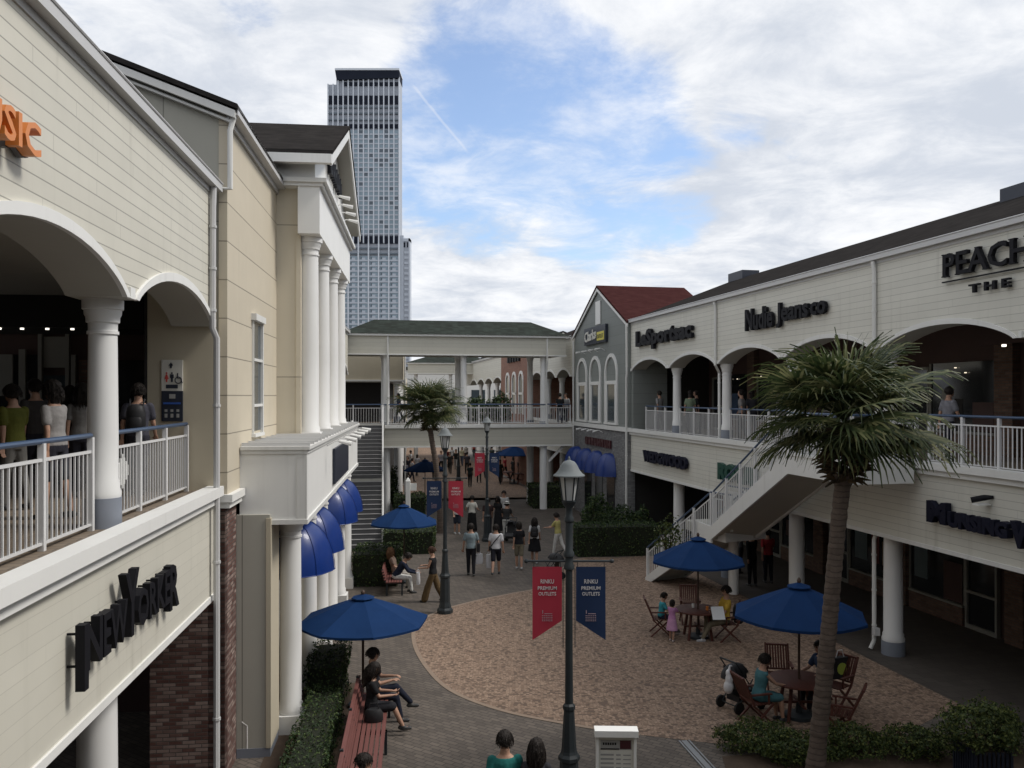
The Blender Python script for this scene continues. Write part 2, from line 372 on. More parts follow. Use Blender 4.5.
# ---------------------------------------------------------------- shared builders
DG = lambda: bpy.context.evaluated_depsgraph_get()
def text_geo(body, w=None, h=None, depth=.08, bold=0.0, spacing=1.0, res=2):
    cu = bpy.data.curves.new('lettering', 'FONT'); cu.body = body; cu.extrude = .5; cu.offset = bold; cu.resolution_u = res; cu.space_character = spacing
    o = bpy.data.objects.new('lettering', cu); COL.objects.link(o)
    bpy.context.view_layer.update()
    me = bpy.data.meshes.new_from_object(o.evaluated_get(DG()))
    vs = [v.co.copy() for v in me.vertices]; fs = [tuple(p.vertices) for p in me.polygons]
    bpy.data.objects.remove(o); bpy.data.curves.remove(cu); bpy.data.meshes.remove(me)
    x0 = min(v.x for v in vs); x1 = max(v.x for v in vs); y0 = min(v.y for v in vs); y1 = max(v.y for v in vs)
    kh = h/(y1-y0) if h else None; kw = w/(x1-x0) if w else None
    kh = kh or kw; kw = kw or kh
    return [((v.x-x0)*kw, (v.y-y0)*kh, (v.z+.5)*depth) for v in vs], fs
def put_text(mb, body, m, mi=0, **k):
    vs, fs = text_geo(body, **k); mb.add([m(*v) for v in vs], fs, False, mi); return mb

def column(root, t, s, z0, z1, r, name='column', plinth=.34):
    mb = MB()
    if plinth: mb.lathe([(r*1.22,0),(r*1.22,plinth)], (t,s,z0), 24, True, 1)
    p = plinth
    mb.lathe([(r*1.16,p),(r*1.2,p+.05),(r*1.1,p+.10),(r*1.1,p+.16),(r*1.0,p+.2),(r*1.0,(z1-z0)*.4),(r*.93,z1-z0-.40),(r*1.03,z1-z0-.395),(r*1.03,z1-z0-.36),(r*.95,z1-z0-.355),(r*.95,z1-z0-.27),(r*1.08,z1-z0-.26),(r*1.10,z1-z0-.2),(r*1.2,z1-z0-.17),(r*1.22,z1-z0-.12),(r*1.34,z1-z0-.11),(r*1.34,z1-z0)], (t,s,z0), 24)
    return put(name, mb, [M['column'], M['plinth']], root)
def pipe(root, pts, r=.045, name='downspout', m='white_r'):
    mb = MB(); mb.tube(pts, r, 8)
    for a, b in zip(pts[:-1], pts[1:]):
        a = Vector(a); b = Vector(b)
        if abs(b.z-a.z) > 1.5:
            for q in (.15, .5, .85): p = a.lerp(b, q); mb.lathe([(r*1.25,-.02),(r*1.25,.02)], p, 8)
    return put(name, mb, M[m], root)
def rail_panel(mb, a, b, gap=.11, low=.09, high=.9, bar=.018):
    a = Vector(a); b = Vector(b); n = max(2, int(round((b-a).length/gap))); up = Vector((0,0,1))
    mb.bar(a+up*low, b+up*low, .03, .025); mb.bar(a+up*high, b+up*high, .035, .03)
    for i in range(1, n):
        p = a.lerp(b, i/n); mb.box(p.x-bar/2, p.x+bar/2, p.y-bar/2, p.y+bar/2, p.z+low, p.z+high)
def railing(fr, pts, label, group=None, post=1.0, hand='rail_blue', height=1.08, cat='railing', gap=.11, handed=True):
    """posts, panels of upright bars and a round handrail along points (t, s, z)"""
    t, s, z = pts[0]; root = fthing('railing', label, cat, fr, t, s, z, group)
    hm = MB()
    for a, b in zip(pts[:-1], pts[1:]):
        a = Vector(a); b = Vector(b); n = max(1, int(round((b-a).length/post)))
        for i in range(n):
            p = a.lerp(b, i/n); q = a.lerp(b, (i+1)/n)
            mb = MB(); rail_panel(mb, p, q, gap); put('bar_panel', mb, M['rail'], root)
            pm = MB(); pm.box(p.x-.03, p.x+.03, p.y-.03, p.y+.03, p.z, p.z+height-.02); put('post', pm, M['rail'], root)
    p = Vector(pts[-1]); pm = MB(); pm.box(p.x-.03, p.x+.03, p.y-.03, p.y+.03, p.z, p.z+height-.02); put('post', pm, M['rail'], root)
    if handed: put('handrail', MB().tube([(a, b, c+height) for a, b, c in pts], .028, 8), M[hand], root)
    return root
def arch_pts(a, b, z=7.3, rise=.5, n=22, p=2.0, q=.80, off=0):
    c = (a+b)/2; w = (b-a)/2; out = []
    for i in range(n+1):
        u = -math.cos(math.pi*i/n); out.append((c+u*(w+off), z+(rise+off)*(1-abs(u)**p)**q))
    return out
def spot(root, t, s, z, out, m='white'):
    """a small bracket spot lamp"""
    mb = MB(); mb.tube([(t,s,z),(t+out*.18,s,z+.1),(t+out*.34,s,z+.1)], .015, 6)
    mb.tube([(t+out*.26,s,z+.1),(t+out*.52,s,z+.04)], [.03,.052], 8); put('spot_lamp', mb, M[m], root)

def shopfront(root, fr, T, out, d, bays, z0, z1, seed, glassm='glass', wallm='shop_wall', doors=True, base=.5):
    """shop windows, doors and piers of one storey, d metres behind the facade"""
    rnd = random.Random(seed); I = lambda q: T-out*q
    s0 = bays[0][0]; s1 = bays[-1][1]
    put('shop_wall', MB().box(I(d+.25), I(d+.1), s0, s1, z0, z1+.5), M[wallm], root)
    for a, b in bays:
        put('brick_pier', MB().box(I(d+.1), I(d-.12), a-.3, a+.3, z0, z1+.4), M['brick_dim'], root)
        dw = 1.0; da = a+.45+rnd.random()*.3
        if rnd.random() < .5: da = b-.45-dw-rnd.random()*.3
        wins = []
        if doors:
            g = put('shop_door', MB().box(I(d+.06), I(d+.02), da, da+dw, z0+.03, z0+2.25), M[glassm], root)
            f = MB()
            for q in ((da-.07, da, z0, z0+2.3), (da+dw, da+dw+.07, z0, z0+2.3), (da, da+dw, z0+2.24, z0+2.32), (da, da+dw, z0, z0+.12), (da, da+dw, z0+.95, z0+1.02)):
                f.box(I(d+.07), I(d-.04), *q)
            put('door_frame', f, M['shop_pale'], g)
            wins = [(a+.38, da-.14), (da+dw+.14, b-.38)]
        else: wins = [(a+.38, (a+b)/2-.08), ((a+b)/2+.08, b-.38)]
        for wa, wb in wins:
            if wb-wa < .35: continue
            put('shop_base', MB().box(I(d+.1), I(d-.06), wa, wb, z0, z0+base), M['brick_dim'], root)
            g = put('shop_window', MB().box(I(d+.06), I(d+.02), wa, wb, z0+base, z1-.5), M[glassm], root)
            f = MB(); f.box(I(d+.07), I(d-.08), wa-.02, wb+.02, z0+base, z0+base+.06); f.box(I(d+.07), I(d-.02), wa-.06, wa, z0+base+.06, z1-.5); f.box(I(d+.07), I(d-.02), wb, wb+.06, z0+base+.06, z1-.5)
            put('window_frame', f, M['shop_pale'], g)
            if wb-wa > .9:
                cur = wa+.08
                while cur < wb-.3:
                    pw = min(rnd.uniform(.22,.75), wb-.06-cur); zb = z0+base+rnd.choice((.03,.08,.45)); hh = rnd.uniform(.5,1.5)
                    if rnd.random() < .72: put('window_display', MB().box(I(d+.018), I(d+.006), cur, cur+pw, zb, min(zb+hh, z1-.56)), M[rnd.choice(('poster','poster_red','poster_tan','poster_blue','shop_pale','dark','shop_wall'))], g)
                    cur += pw+rnd.uniform(.05,.4)
                for q in range(2):
                    lp = wa+(wb-wa)*rnd.uniform(.15,.85); put('window_lamp', MB().lathe([(.03,0),(.03,.025)], (I(d-.03), lp, z1-.62-rnd.random()*.2), 8), M['shop_lamp'], g)

def arcade(root, fr, T, out, s0, s1, spans, wall='siding', upper_cols=(), lower_cols=(), d_shop=3.6, seed=1, roof='roof_dark', rise=.43, lower=True, depth=9.5, front_end=True, trim='white', roof_s=None, glassm='glass', zb=2.87):
    I = lambda q: T-out*q
    zt = 9.44; spans = sorted(spans)
    poly = [(s0, zt), (s0, 7.3)]
    for a, b in spans:
        poly += arch_pts(a, b, rise=rise)
    poly += [(s1, 7.3), (s1, zt)]
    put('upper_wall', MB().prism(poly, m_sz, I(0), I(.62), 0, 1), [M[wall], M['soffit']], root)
    tm = MB()
    for a, b in spans:
        tm.strip([(u, w-.006) for u, w in arch_pts(a, b, rise=rise)], arch_pts(a, b, z=7.3, rise=rise, off=.11), m_sz, I(.02), I(-.035))
    ends = [s0]+[q for ab in spans for q in ab]+[s1]
    for a, b in zip(ends[0::2], ends[1::2]):
        if b-a > .05: tm.box(I(.02), I(-.03), a+(.13 if a != s0 else 0), b-(.13 if b != s1 else 0), 7.294, 7.42)
    put('arch_trim', tm, M[trim], root)
    g = MB(); g.box(I(0), I(-.02), s0, s1, 9.36, 9.44); g.box(I(0), I(-.13), s0, s1, 9.44, 9.47); g.box(I(-.11), I(-.13), s0, s1, 9.47, 9.58); g.tube([(I(-.13), s0, 9.57), (I(-.13), s1, 9.57)], .018, 6)
    g.box(I(0), I(-.06), s0, s1, 9.47, 9.6)
    put('gutter', g, M['gutter'], root)
    z9 = 9.56
    r = MB(); a, b = roof_s or (s0, s1)
    r.prism([(I(-.08), z9), (I(5), 11.5), (I(10.1), z9), (I(10.1), z9-.1), (I(5), 11.38), (I(-.08), z9-.06)], m_tz, a, b)
    put('roof', r, M[roof], root)
    sl = MB(); sl.box(I(-.15), I(.1), s0, s1, 4.62, 4.77); sl.box(I(-.08), I(.2), s0, s1, 4.5, 4.62); put('sill', sl, M[trim], root)
    put('lower_fascia', MB().box(I(0), I(.25), s0, s1, zb+.09, 4.5), M['siding_low' if wall == 'siding' else wall], root)
    put('fascia_edge', MB().box(I(-.025), I(.27), s0, s1, zb, zb+.09), M[trim], root)
    put('deck', MB().box(I(.1), I(d_shop+.1), s0, s1, 4.35, 4.7), M['deck'], root)
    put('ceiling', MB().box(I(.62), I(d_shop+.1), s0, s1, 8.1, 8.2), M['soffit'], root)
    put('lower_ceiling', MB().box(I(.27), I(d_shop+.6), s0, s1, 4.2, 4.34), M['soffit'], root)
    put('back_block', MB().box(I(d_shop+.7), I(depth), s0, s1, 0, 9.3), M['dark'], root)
    bays = list(zip([s0]+[(spans[i][1]+spans[i+1][0])/2 for i in range(len(spans)-1)], [(spans[i][1]+spans[i+1][0])/2 for i in range(len(spans)-1)]+[s1]))
    shopfront(root, fr, T, out, d_shop, bays, 4.7, 7.6, seed, glassm)
    if lower: shopfront(root, fr, T, out, d_shop+.3, bays, 0, 3.7, seed+50, glassm)
    for e in ((s0, s0+.2), (s1-.2, s1)) if front_end else ():
        put('gable_wall', MB().prism([(I(.62), 9.3), (I(.62), 9.7), (I(5), 11.36), (I(9.5), 9.7), (I(9.5), 9.3)], m_tz, *e), M[wall], root)
    for s in upper_cols: column(root, I(.37), s, 4.7, 7.3, .165)
    for s in lower_cols: column(root, I(.45), s, 0, 4.2, .22)

def awning(root, fr_t, s, w, z0, z1, out, dep=.85, name='awning'):
    """a domed vinyl awning on a wall at t; opens downwards"""
    n = 16; k = 8; vs = []; fs = []
    for j in range(k+1):
        ph = math.pi/2*j/k                       # 0 rim, top at pi/2
        rr = math.cos(ph)**.62; zz = z0+(z1-z0)*math.sin(ph)**1.1
        for i in range(n+1):
            th = math.pi*i/n; sc_ = 1+.02*math.cos(th*8)
            vs.append((fr_t+out*dep*rr*math.sin(th)*sc_, s+w/2*rr*math.cos(th)*sc_, zz))
    for j in range(k):
        for i in range(n): fs.append((j*(n+1)+i, j*(n+1)+i+1, (j+1)*(n+1)+i+1, (j+1)*(n+1)+i))
    mb = MB().add(vs, fs, True)
    rb = MB()
    for i in range(0, n+1, 4): rb.tube([(Vector(vs[j*(n+1)+i])+Vector((out*.012,0,0))) for j in range(k+1)], .006, 5)
    rb.tube([vs[i] for i in range(n+1)], .010, 6)
    a = put(name, mb, M['awning'], root); put('awning_rib', rb, M['awning'], a)
    return a
def flight(root, t0, t1, sa, za, sb, zb, n, m='white_r', name='steps', tread='deck'):
    """steps falling from (sa, za) to (sb, zb), with sloping underside and two stringers"""
    dr = (za-zb)/n; run = (sb-sa)/n; poly = [(sa, za)]
    for i in range(n):
        poly += [(sa+run*i, za-dr*(i+1)), (sa+run*(i+1), za-dr*(i+1))] if i else [(sa, za-dr), (sa+run, za-dr)]
    poly += [(sb, max(0, zb-.22)), (sa, za-.32-dr*.3)]
    put(name, MB().prism(poly[1:], m_sz, min(t0,t1)+.07, max(t0,t1)-.07), M[tread], root)
    for t in (min(t0,t1), max(t0,t1)-.07):
        q = MB().prism([(sa, za+.1), (sb, zb+.1), (sb, max(0, zb-.3)), (sb-.3*run/abs(run), max(0, zb-.3)) if zb < .5 else (sb, zb-.3), (sa, za-.42)], m_sz, t, t+.07)
        put('stringer', q, M[m], root)
# ================================================================ LEFT SIDE
# --- near arcade building
LB = fthing('arcade_building', 'cream boarded arcade building with two arches over its railed upper walk, nearest the viewer', 'building', FL, TL, 13.9)
arcade(LB, FL, TL, 1, -8, 13.95, [(-5.8,-2.22), (-1.8,1.78), (2.2,5.78), (6.2,9.78), (10.2,13.8)], upper_cols=(-2,2,6,10.2), lower_cols=(-2,2,6.1,10.25), d_shop=3.9, seed=3, rise=.43, zb=2.99)
put('end_wall', MB().box(TL, TL-1.02, 13.95, 14.1, 4.7, 8.1), M['beige_plain'], LB)
put('end_wall', MB().box(TL-1.03, TL-1.06, 13.93, 14.1, 4.7, 8.1), M['dark'], LB)
pm = [(TL+.07, 13.6, 9.44), (TL+.06, 13.6, 9.1), (TL+.055, 13.6, 7.25), (TL+.1, 13.68, 7.1), (TL+.1, 13.68, .12), (TL-.1, 13.5, .05)]
pipe(LB, pm, .05, m='gutter')
for s, q in ((11.3,1.9),(12.0,2.6),(13.1,2.9)):
    put('ceiling_spot', MB().lathe([(.05,0),(.05,.03)], (TL-q-.8, s, 8.06), 10), M['spot'], LB)
railing(FL, [(TL-.4, 9.92, 4.68), (TL-.4, 6.2, 4.68), (TL-.4, 2.2, 4.68)], 'white railing with blue handrail before the near big arch of the cream building', post=1.23)
r2 = railing(FL, [(TL-.4, 10.42, 4.68), (TL-.4, 13.85, 4.68)], 'short white railing with white lattice diamond beside the toilet sign', post=1.14)
dm = MB()
for k in range(7):
    hh = .05+.16*(1-abs(k-3)/3.3); dm.box(TL-.385, TL-.365, 10.66+k*.06, 10.69+k*.06, 5.28-hh, 5.28+hh)
put('diamond_ornament', dm, M['white'], r2)

# lettering on the near arcade
lt = MB()
put_text(lt, 'MUSIC', lambda u, v, w: (TL+.06+w, 6.05+u, 8.13+v), w=1.28, h=.27, depth=.10, bold=.018, spacing=1.05)
lt2 = fthing('shop_sign', 'orange block letters fixed high on the cream boarding of the near building', 'sign', FL, TL+.06, 6.25, 8.2)
put('sign_letters', lt, M['orange'], lt2)
bk = MB(); put_text(bk, 'MUSIC', lambda u, v, w: (TL+.01+w, 6.05+u, 8.12+v), w=1.28, h=.27, depth=.048, bold=.016, spacing=1.05); put('letter_backs', bk, M['orange_side'], lt2)
ny = fthing('shop_sign', 'black tall raised letters NEWYORKER standing off the lower cream fascia', 'sign', FL, TL+.08, 8.0, 3.5)
q = lambda s, z: (lambda u, v, w: (TL+.09+w*.65, 8.2+(s+u-8)*.945, z+v))
put('sign_letters', put_text(MB(), 'EW', q(8.52,3.64), w=.72, h=.42, depth=.13, bold=.02), M['letter'], ny); put('sign_letters', put_text(MB(), 'Y', q(9.18,3.62), w=.46, h=.70, depth=.13, bold=.02), M['letter'], ny)
put('sign_letters', put_text(MB(), 'ORKE', q(9.6,3.64), w=1.28, h=.42, depth=.13, bold=.02), M['letter'], ny); put('sign_letters', put_text(MB(), 'R', q(10.88,3.53), w=.42, h=.56, depth=.13, bold=.02), M['letter'], ny); put('sign_letters', put_text(MB(), 'N', q(8.06,3.64), w=.42, h=.44, depth=.13, bold=.02), M['letter'], ny)
put('sign_letters', MB().box(TL+.09, TL+.175, 8.2, 8.30, 3.48, 4.09), M['letter'], ny)
bm_ = MB()
for s in (8.25, 8.65, 9.05, 9.5, 9.9, 10.25, 10.55, 10.9, 11.2):
    bm_.bar((TL, s, 4.0), (TL+.1, s, 4.0), .02); bm_.bar((TL, s, 3.7), (TL+.1, s, 3.7), .02)
put('bracket', bm_, M['letter'], ny)
# toilet sign
ts = fthing('toilet_sign', 'white and black panel with red and black toilet figures on the beige end wall', 'sign', FL, TL-.92, 13.93, 5.6)
put('sign_panel', MB().box(TL-0.795, TL-0.475, 13.91, 13.945, 6.280, 6.770), M['pale_sign'], ts)
put('sign_panel', MB().box(TL-0.795, TL-0.475, 13.91, 13.945, 5.800, 6.280), M['sign_dark'], ts)
def figure(mb, x, z, h, skirt):
    mb.prism([(x+.022*h*math.cos(k*.7854)*4, z+h*.88+.022*h*4*math.sin(k*.7854)) for k in range(8)], m_tz, 13.9, 13.908)
    if skirt: mb.prism([(x-.06*h,z+.76*h),(x+.06*h,z+.76*h),(x+.2*h,z+.3*h),(x+.07*h,z+.3*h),(x+.06*h,z),(x-.06*h,z),(x-.07*h,z+.3*h),(x-.2*h,z+.3*h)], m_tz, 13.9, 13.908)
    else: mb.prism([(x-.17*h,z+.76*h),(x+.17*h,z+.76*h),(x+.17*h,z+.4*h),(x+.1*h,z+.4*h),(x+.09*h,z),(x-.09*h,z),(x-.1*h,z+.4*h),(x-.17*h,z+.4*h)], m_tz, 13.9, 13.908)
f1 = MB(); figure(f1, TL-0.715, 6.420, .16, True); put('pictogram', f1, M['red_sign'], ts)
f2 = MB(); figure(f2, TL-0.635, 6.420, .16, False); put('pictogram', f2, M['sign_dark'], ts)
f3 = MB(); f3.tube([(TL-0.535+.05*math.cos(k*.5), 13.9, 6.450+.05*math.sin(k*.5)) for k in range(-5, 9)], .008, 5); f3.tube([(TL-0.545,13.9,6.560),(TL-0.545,13.9,6.480),(TL-0.495,13.9,6.480),(TL-0.475,13.9,6.400)], .01, 5); f3.box(TL-0.725, TL-0.545, 13.9, 13.908, 6.320, 6.380)
f3.prism([(TL-0.665,6.640),(TL-0.635,6.640),(TL-0.635,6.680),(TL-0.615,6.680),(TL-0.650,6.730),(TL-0.685,6.680),(TL-0.665,6.680)], m_tz, 13.9, 13.908); put('pictogram', f3, M['sign_dark'], ts)
f4 = MB(); f4.box(TL-0.675, TL-0.585, 13.9, 13.908, 6.160, 6.230)
for k in range(3): f4.box(TL-0.745+k*.09, TL-0.705+k*.09, 13.9, 13.908, 5.860, 5.920); f4.box(TL-0.745+k*.09, TL-0.705+k*.09, 13.9, 13.908, 5.950, 5.990)
put('pictogram', f4, M['board_grey'], ts)
f5 = MB(); f5.box(TL-0.765, TL-0.505, 13.9, 13.908, 6.070, 6.100); put('pictogram', f5, M['blue_sign'], ts)

# --- tall beige building
TB = -3.05
BB = fthing('beige_building', 'tall beige panelled building with brick foot and narrow window between arcade and portico', 'building', FL, TB, 14.1)
put('upper_wall', MB().prism([(TB, 8.11), (TB, 10.75), (TB-4.2, 12.26), (TB-8.4, 10.75), (TB-8.4, 8.11)], m_tz, 14.1, 14.35), M['grey_stucco'], BB)
put('upper_wall', MB().box(TB+.004, TB-.13, 14.08, 19, 4.62, 10.75), M['beige'], BB)
put('brick_wall', MB().box(TB-1.2, TB-.04, 14.1, 14.3, 0, 4.4), M['brick'], BB)
put('brick_wall', MB().box(TB-.04, TB-.3, 14.1, 14.96, 0, 4.4), M['brick'], BB)
put('corner_wall', MB().box(TB-.14, TB-.3, 14.12, 14.34, 4.62, 8.11), M['grey_stucco'], BB)
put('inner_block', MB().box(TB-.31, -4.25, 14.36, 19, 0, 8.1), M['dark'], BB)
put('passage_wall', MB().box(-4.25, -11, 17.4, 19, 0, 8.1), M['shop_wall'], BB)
put('passage_ceiling', MB().box(-4.25, -11, 13.96, 17.4, 8.1, 8.2), M['soffit'], BB)
put('passage_floor', MB().box(-4.25, -11, 13.96, 17.4, 4.35, 4.7), M['deck'], BB)
for a, b, z0, z1, mm in ((-9.3,-7.65,4.75,7.0,'glass'), (-7.5,-7.3,4.75,7.0,'glass'), (-7.2,-6.8,6.75,7.35,'shop_pale'), (-7.2,-6.8,4.75,6.6,'glass_tint'), (-6.55,-6.25,4.75,6.9,'brick_dim'), (-6.1,-5.1,4.75,6.9,'glass'), (-9.3,-5.0,7.4,7.9,'dark')):
    put('shop_panel', MB().box(a, b, 17.34, 17.39, z0, z1), M[mm], BB)  # upper pale pane is shop glass, its reflection painted as a matte colour
fr_ = MB()
for a, b, z0, z1 in ((-7.64,-7.52,4.7,7.1), (-7.29,-7.22,4.7,7.4), (-6.79,-6.72,4.7,7.4), (-6.68,-6.6,4.7,7.0), (-6.22,-6.15,4.7,7.0)): fr_.box(a, b, 17.3, 17.39, z0, z1)
put('shop_frame', fr_, M['shop_pale'], BB)
put('poster', MB().box(-8.1, -7.75, 17.3, 17.335, 6.2, 7.0), M['shop_pale'], BB)
for t in (-8.05, -7.8, -7.4, -6.95, -6.5): put('ceiling_spot', MB().lathe([(.035,0),(.035,.03)], (t, 16.9, 7.45), 8), M['spot'], BB)
put('track_rail', MB().box(-8.6, -5.2, 16.86, 16.94, 7.49, 8.1), M['dark'], BB)
lg = MB(); lg.box(TB+.1, TB-.3, 14.0, 15.02, 4.5, 4.62); lg.box(TB+.05, TB-.3, 14.04, 15.01, 4.4, 4.5); put('ledge', lg, M['white'], BB)
rf = MB(); rf.prism([(TB+.2, 10.84), (TB-4.2, 12.46), (TB-8.6, 10.84), (TB-8.6, 10.76), (TB-4.2, 12.37), (TB+.2, 10.76)], m_tz, 13.88, 18.9); put('roof', rf, M['roof_dark'], BB)
rk = MB(); rk.prism([(TB+.16, 10.74), (TB-4.2, 12.34), (TB-4.2, 12.22), (TB+.16, 10.62)], m_tz, 13.9, 13.97); rk.prism([(TB+.1, 10.6), (TB-4.2, 12.2), (TB-4.2, 12.16), (TB+.1, 10.56)], m_tz, 13.98, 14.09); put('rake_board', rk, M['white_r'], BB)
gt = MB(); gt.box(TB+.01, TB+.05, 14.0, 18.9, 10.58, 10.68); gt.box(TB+.01, TB+.2, 13.95, 18.9, 10.68, 10.71); gt.box(TB+.18, TB+.2, 13.95, 18.9, 10.71, 10.84); put('gutter', gt, M['gutter'], BB)
pipe(BB, [(TB+.13, 14.02, 10.7), (TB+.06, 14.02, 10.45), (TB+.06, 14.02, 9.52), (TB-.25, 13.98, 9.5)], .045, m='white_r')
s0w = FL.s_at(252, TB); s1w = FL.s_at(260, TB)
wn = put('window', MB().box(TB+.006, TB+.012, s0w, s1w, 5.55, 7.55), M['glass_tint'], BB)
wf = MB(); wf.box(TB+.005, TB+.04, s0w-.04, s0w, 5.5, 7.6); wf.box(TB+.005, TB+.06, s1w, s1w+.07, 5.5, 7.6); wf.box(TB+.005, TB+.10, s0w-.1, s1w+.1, 7.6, 7.72); wf.box(TB+.005, TB+.05, s0w, s1w, 6.0, 6.05); wf.box(TB+.005, TB+.05, s0w, s1w, 6.85, 6.9); wf.box(TB+.005, TB+.08, s0w-.07, s1w+.07, 5.44, 5.5); put('window_frame', wf, M['white_r'], wn)

# --- portico building
TP = -2.33
PB = fthing('portico_building', 'white columned portico building with dark roof pediment and four blue domed awnings', 'building', FL, TP, 15.3)
lw = MB(); lw.box(TB-.04, TP-.2, 14.97, 15.8, .16, 4.16); put('lower_wall', lw, M['grey_stucco'], PB)
put('wall_base', MB().box(TB-.035, TP-.19, 14.96, 15.8, 0, .16), M['plinth'], PB)
put('corner_pilaster', MB().box(TP-.26, TP-.18, 14.95, 15.82, .16, 4.1), M['beige_plain'], PB)
put('lower_wall', MB().box(TB-.4, TP-.32, 15.8, 28.6, 0, 3.84), M['beige_plain'], PB)
for i, s in enumerate((16.15, 18.55, 20.9, 23.25, 25.6, 28.0)):
    column(PB, TP-.02, s, .34, 3.98, .2, plinth=.0)
    put('column_plinth', MB().box(TP-.29, TP+.25, s-.27, s+.27, 0, .34), M['column'], PB)
for s in (17.1, 19.3, 23.6, 25.7):
    put('shop_window', MB().box(TP-.31, TP-.27, s-.75, s+.75, .35, 3.2), M['glass'], PB)
    awning(PB, TP-.28, s+.0, 1.75, 2.78, 3.80, 1, .95)
TC = -1.93
bx = MB(); bx.box(TB-.0, TC, 15.05, 27.6, 4.04, 5.27); put('canopy_box', bx, M['white'], PB)
bt = MB(); bt.box(TB-.0, TC+.03, 15.02, 27.63, 3.98, 4.06); bt.box(TB+.02, TC+.03, 15.02, 27.63, 5.2, 5.27); bt.box(TB+.02, TC+.07, 14.99, 27.66, 5.27, 5.33)
bt.box(TC-.005, TC+.015, 15.035, 15.2, 4.06, 5.2); bt.box(TC-.16, TC-.0, 15.035, 15.06, 4.06, 5.2); put('canopy_trim', bt, M['white_r'], PB)
rb = MB()
for k in range(21): rb.box(TB+.02, TC+.06, 15.1+k*.6, 15.14+k*.6, 5.325, 5.39)
put('canopy_ribs', rb, M['gutter'], PB)
put('sign_panel', MB().box(TC+.01, TC+.06, 19.6, 23.4, 4.2, 5.0), M['sign_dark'], PB)
for k in range(6): spot(PB, TC+.02, 18.2+k*1.45, 5.15, 1)
uw = MB(); uw.box(TB-.12, TP-.22, 18.87, 19.1, 5.3, 10.7); uw.box(TB-5, TP-.45, 19.1, 26.5, 5.3, 9.7); put('upper_wall', uw, M['beige_pale'], PB)
put('corner_pilaster', MB().box(TP-.3, TP-.2, 18.84, 19.12, 5.3, 9.69), M['beige_pale'], PB)
for s in (19.2, 21.5, 23.8, 26.1):
    column(PB, TP-.07, s, 5.34, 9.69, .22, plinth=.0); put('column_plinth', MB().box(TP-.33, TP+.2, s-.27, s+.27, 5.3, 5.4), M['column'], PB)
en = MB(); en.box(-2.56, -2.1, 18.6, 26.75, 9.69, 10.7); put('entablature', en, M['white'], PB)
cn = MB(); cn.box(TB-.2, -2.02, 18.55, 26.8, 10.7, 10.77); cn.box(TB-.2, -1.94, 18.48, 26.87, 10.77, 10.86); put('cornice', cn, M['white_r'], PB)
put('attic_wall', MB().prism([(18.62, 10.86), (18.62, 11.4), (22.68, 13.1), (26.73, 11.4), (26.73, 10.86)], m_sz, -2.2, -2.5), M['white'], PB)
put('attic_wall', MB().box(-2.5, -7, 18.62, 18.8, 10.86, 11.38), M['white'], PB)
pr = MB(); pr.prism([(18.15, 11.36), (22.68, 13.3), (27.2, 11.36), (27.2, 11.28), (22.68, 13.22), (18.15, 11.28)], m_sz, -1.78, -12); put('roof', pr, M['roof_dark'], PB)
rk = MB()
for a, b in ((18.2, 22.68), (27.15, 22.68)):
    rk.prism([(a, 11.27), (b, 13.2), (b, 12.98), (a, 11.05)], m_sz, -1.84, -1.8)
put('rake_board', rk, M['white_r'], PB)
sf = MB()
for a, b in ((18.2, 22.68), (27.15, 22.68)):
    sf.prism([(a, 11.26), (b, 13.19), (b, 13.15), (a, 11.22)], m_sz, -1.85, -2.2)
put('soffit', sf, M['soffit'], PB)
gt = MB(); gt.box(-1.8, -7, 18.1, 18.25, 11.08, 11.27); put('gutter', gt, M['white'], PB)
ps = fthing('shop_sign', 'small black raised letters in the portico pediment above four spot lamps', 'sign', FL, -2.15, 20.8, 11.5)
put('sign_letter', MB().box(-2.17, -2.08, 20.8, 20.92, 11.55, 12.45), M['letter'], ps)
for k in range(6):
    a = 21.05+k*.48; sl = MB().box(-2.17, -2.08, a, a+.11, 11.62, 12.1); sl.box(-2.17, -2.08, a+.25, a+.34, 11.62, 12.02); sl.box(-2.165, -2.085, a+.11, a+.25, 11.62+.1*(k % 3), 11.74+.1*(k % 3)); put('sign_letter', sl, M['letter'], ps)
for k in range(4): spot(ps, -2.2, 21.4+k*.95, 11.05, 1)

# --- further left arcade and the stair to the far bridge
LF = fthing('arcade_building', 'farther beige arcade beyond the portico, behind the grey stair', 'building', FL, -3.6, 28.7)
arcade(LF, FL, -3.6, 1, 28.7, 44.5, [(29.2,32.6), (33.0,36.6), (37.0,40.4), (40.8,44.2)], wall='siding_b', upper_cols=(32.8,36.8,40.6), lower_cols=(32.8,36.8,40.6), seed=9)
FS = Frame(math.atan(.152))
LS = fthing('stair', 'grey stair with a landing climbing to the far bridge', 'stair', FS, -.75, 34.9)
def up_flight(root, t0, t1, sa, za, sb, zb, n, tread):
    dr = (zb-za)/n; run = (sb-sa)/n; poly = [(sa, max(0, za-.3)), (sa, za)]
    for i in range(n): poly += [(sa+run*i, za+dr*(i+1)), (sa+run*(i+1), za+dr*(i+1))]
    poly += [(sb, zb-.35)]
    put('steps', MB().prism(poly, m_sz, t0, t1), M[tread], root)
    nz = MB()
    for i in range(n): nz.box(t0, t1, sa+run*i-.012, sa+run*i+.05, za+dr*(i+1)+.002, za+dr*(i+1)+.012)
    put('step_nosing', nz, M['gutter'], root)
    put('stringer', MB().prism([(sa, za+.25), (sb, zb+.25), (sb, zb-.3), (sa, max(0, za-.3))], m_sz, t1, t1+.08), M['white_r'], root)
    put('stringer', MB().prism([(sa, za+.25), (sb, zb+.25), (sb, zb-.3), (sa, max(0, za-.3))], m_sz, t0-.08, t0), M['white_r'], root)
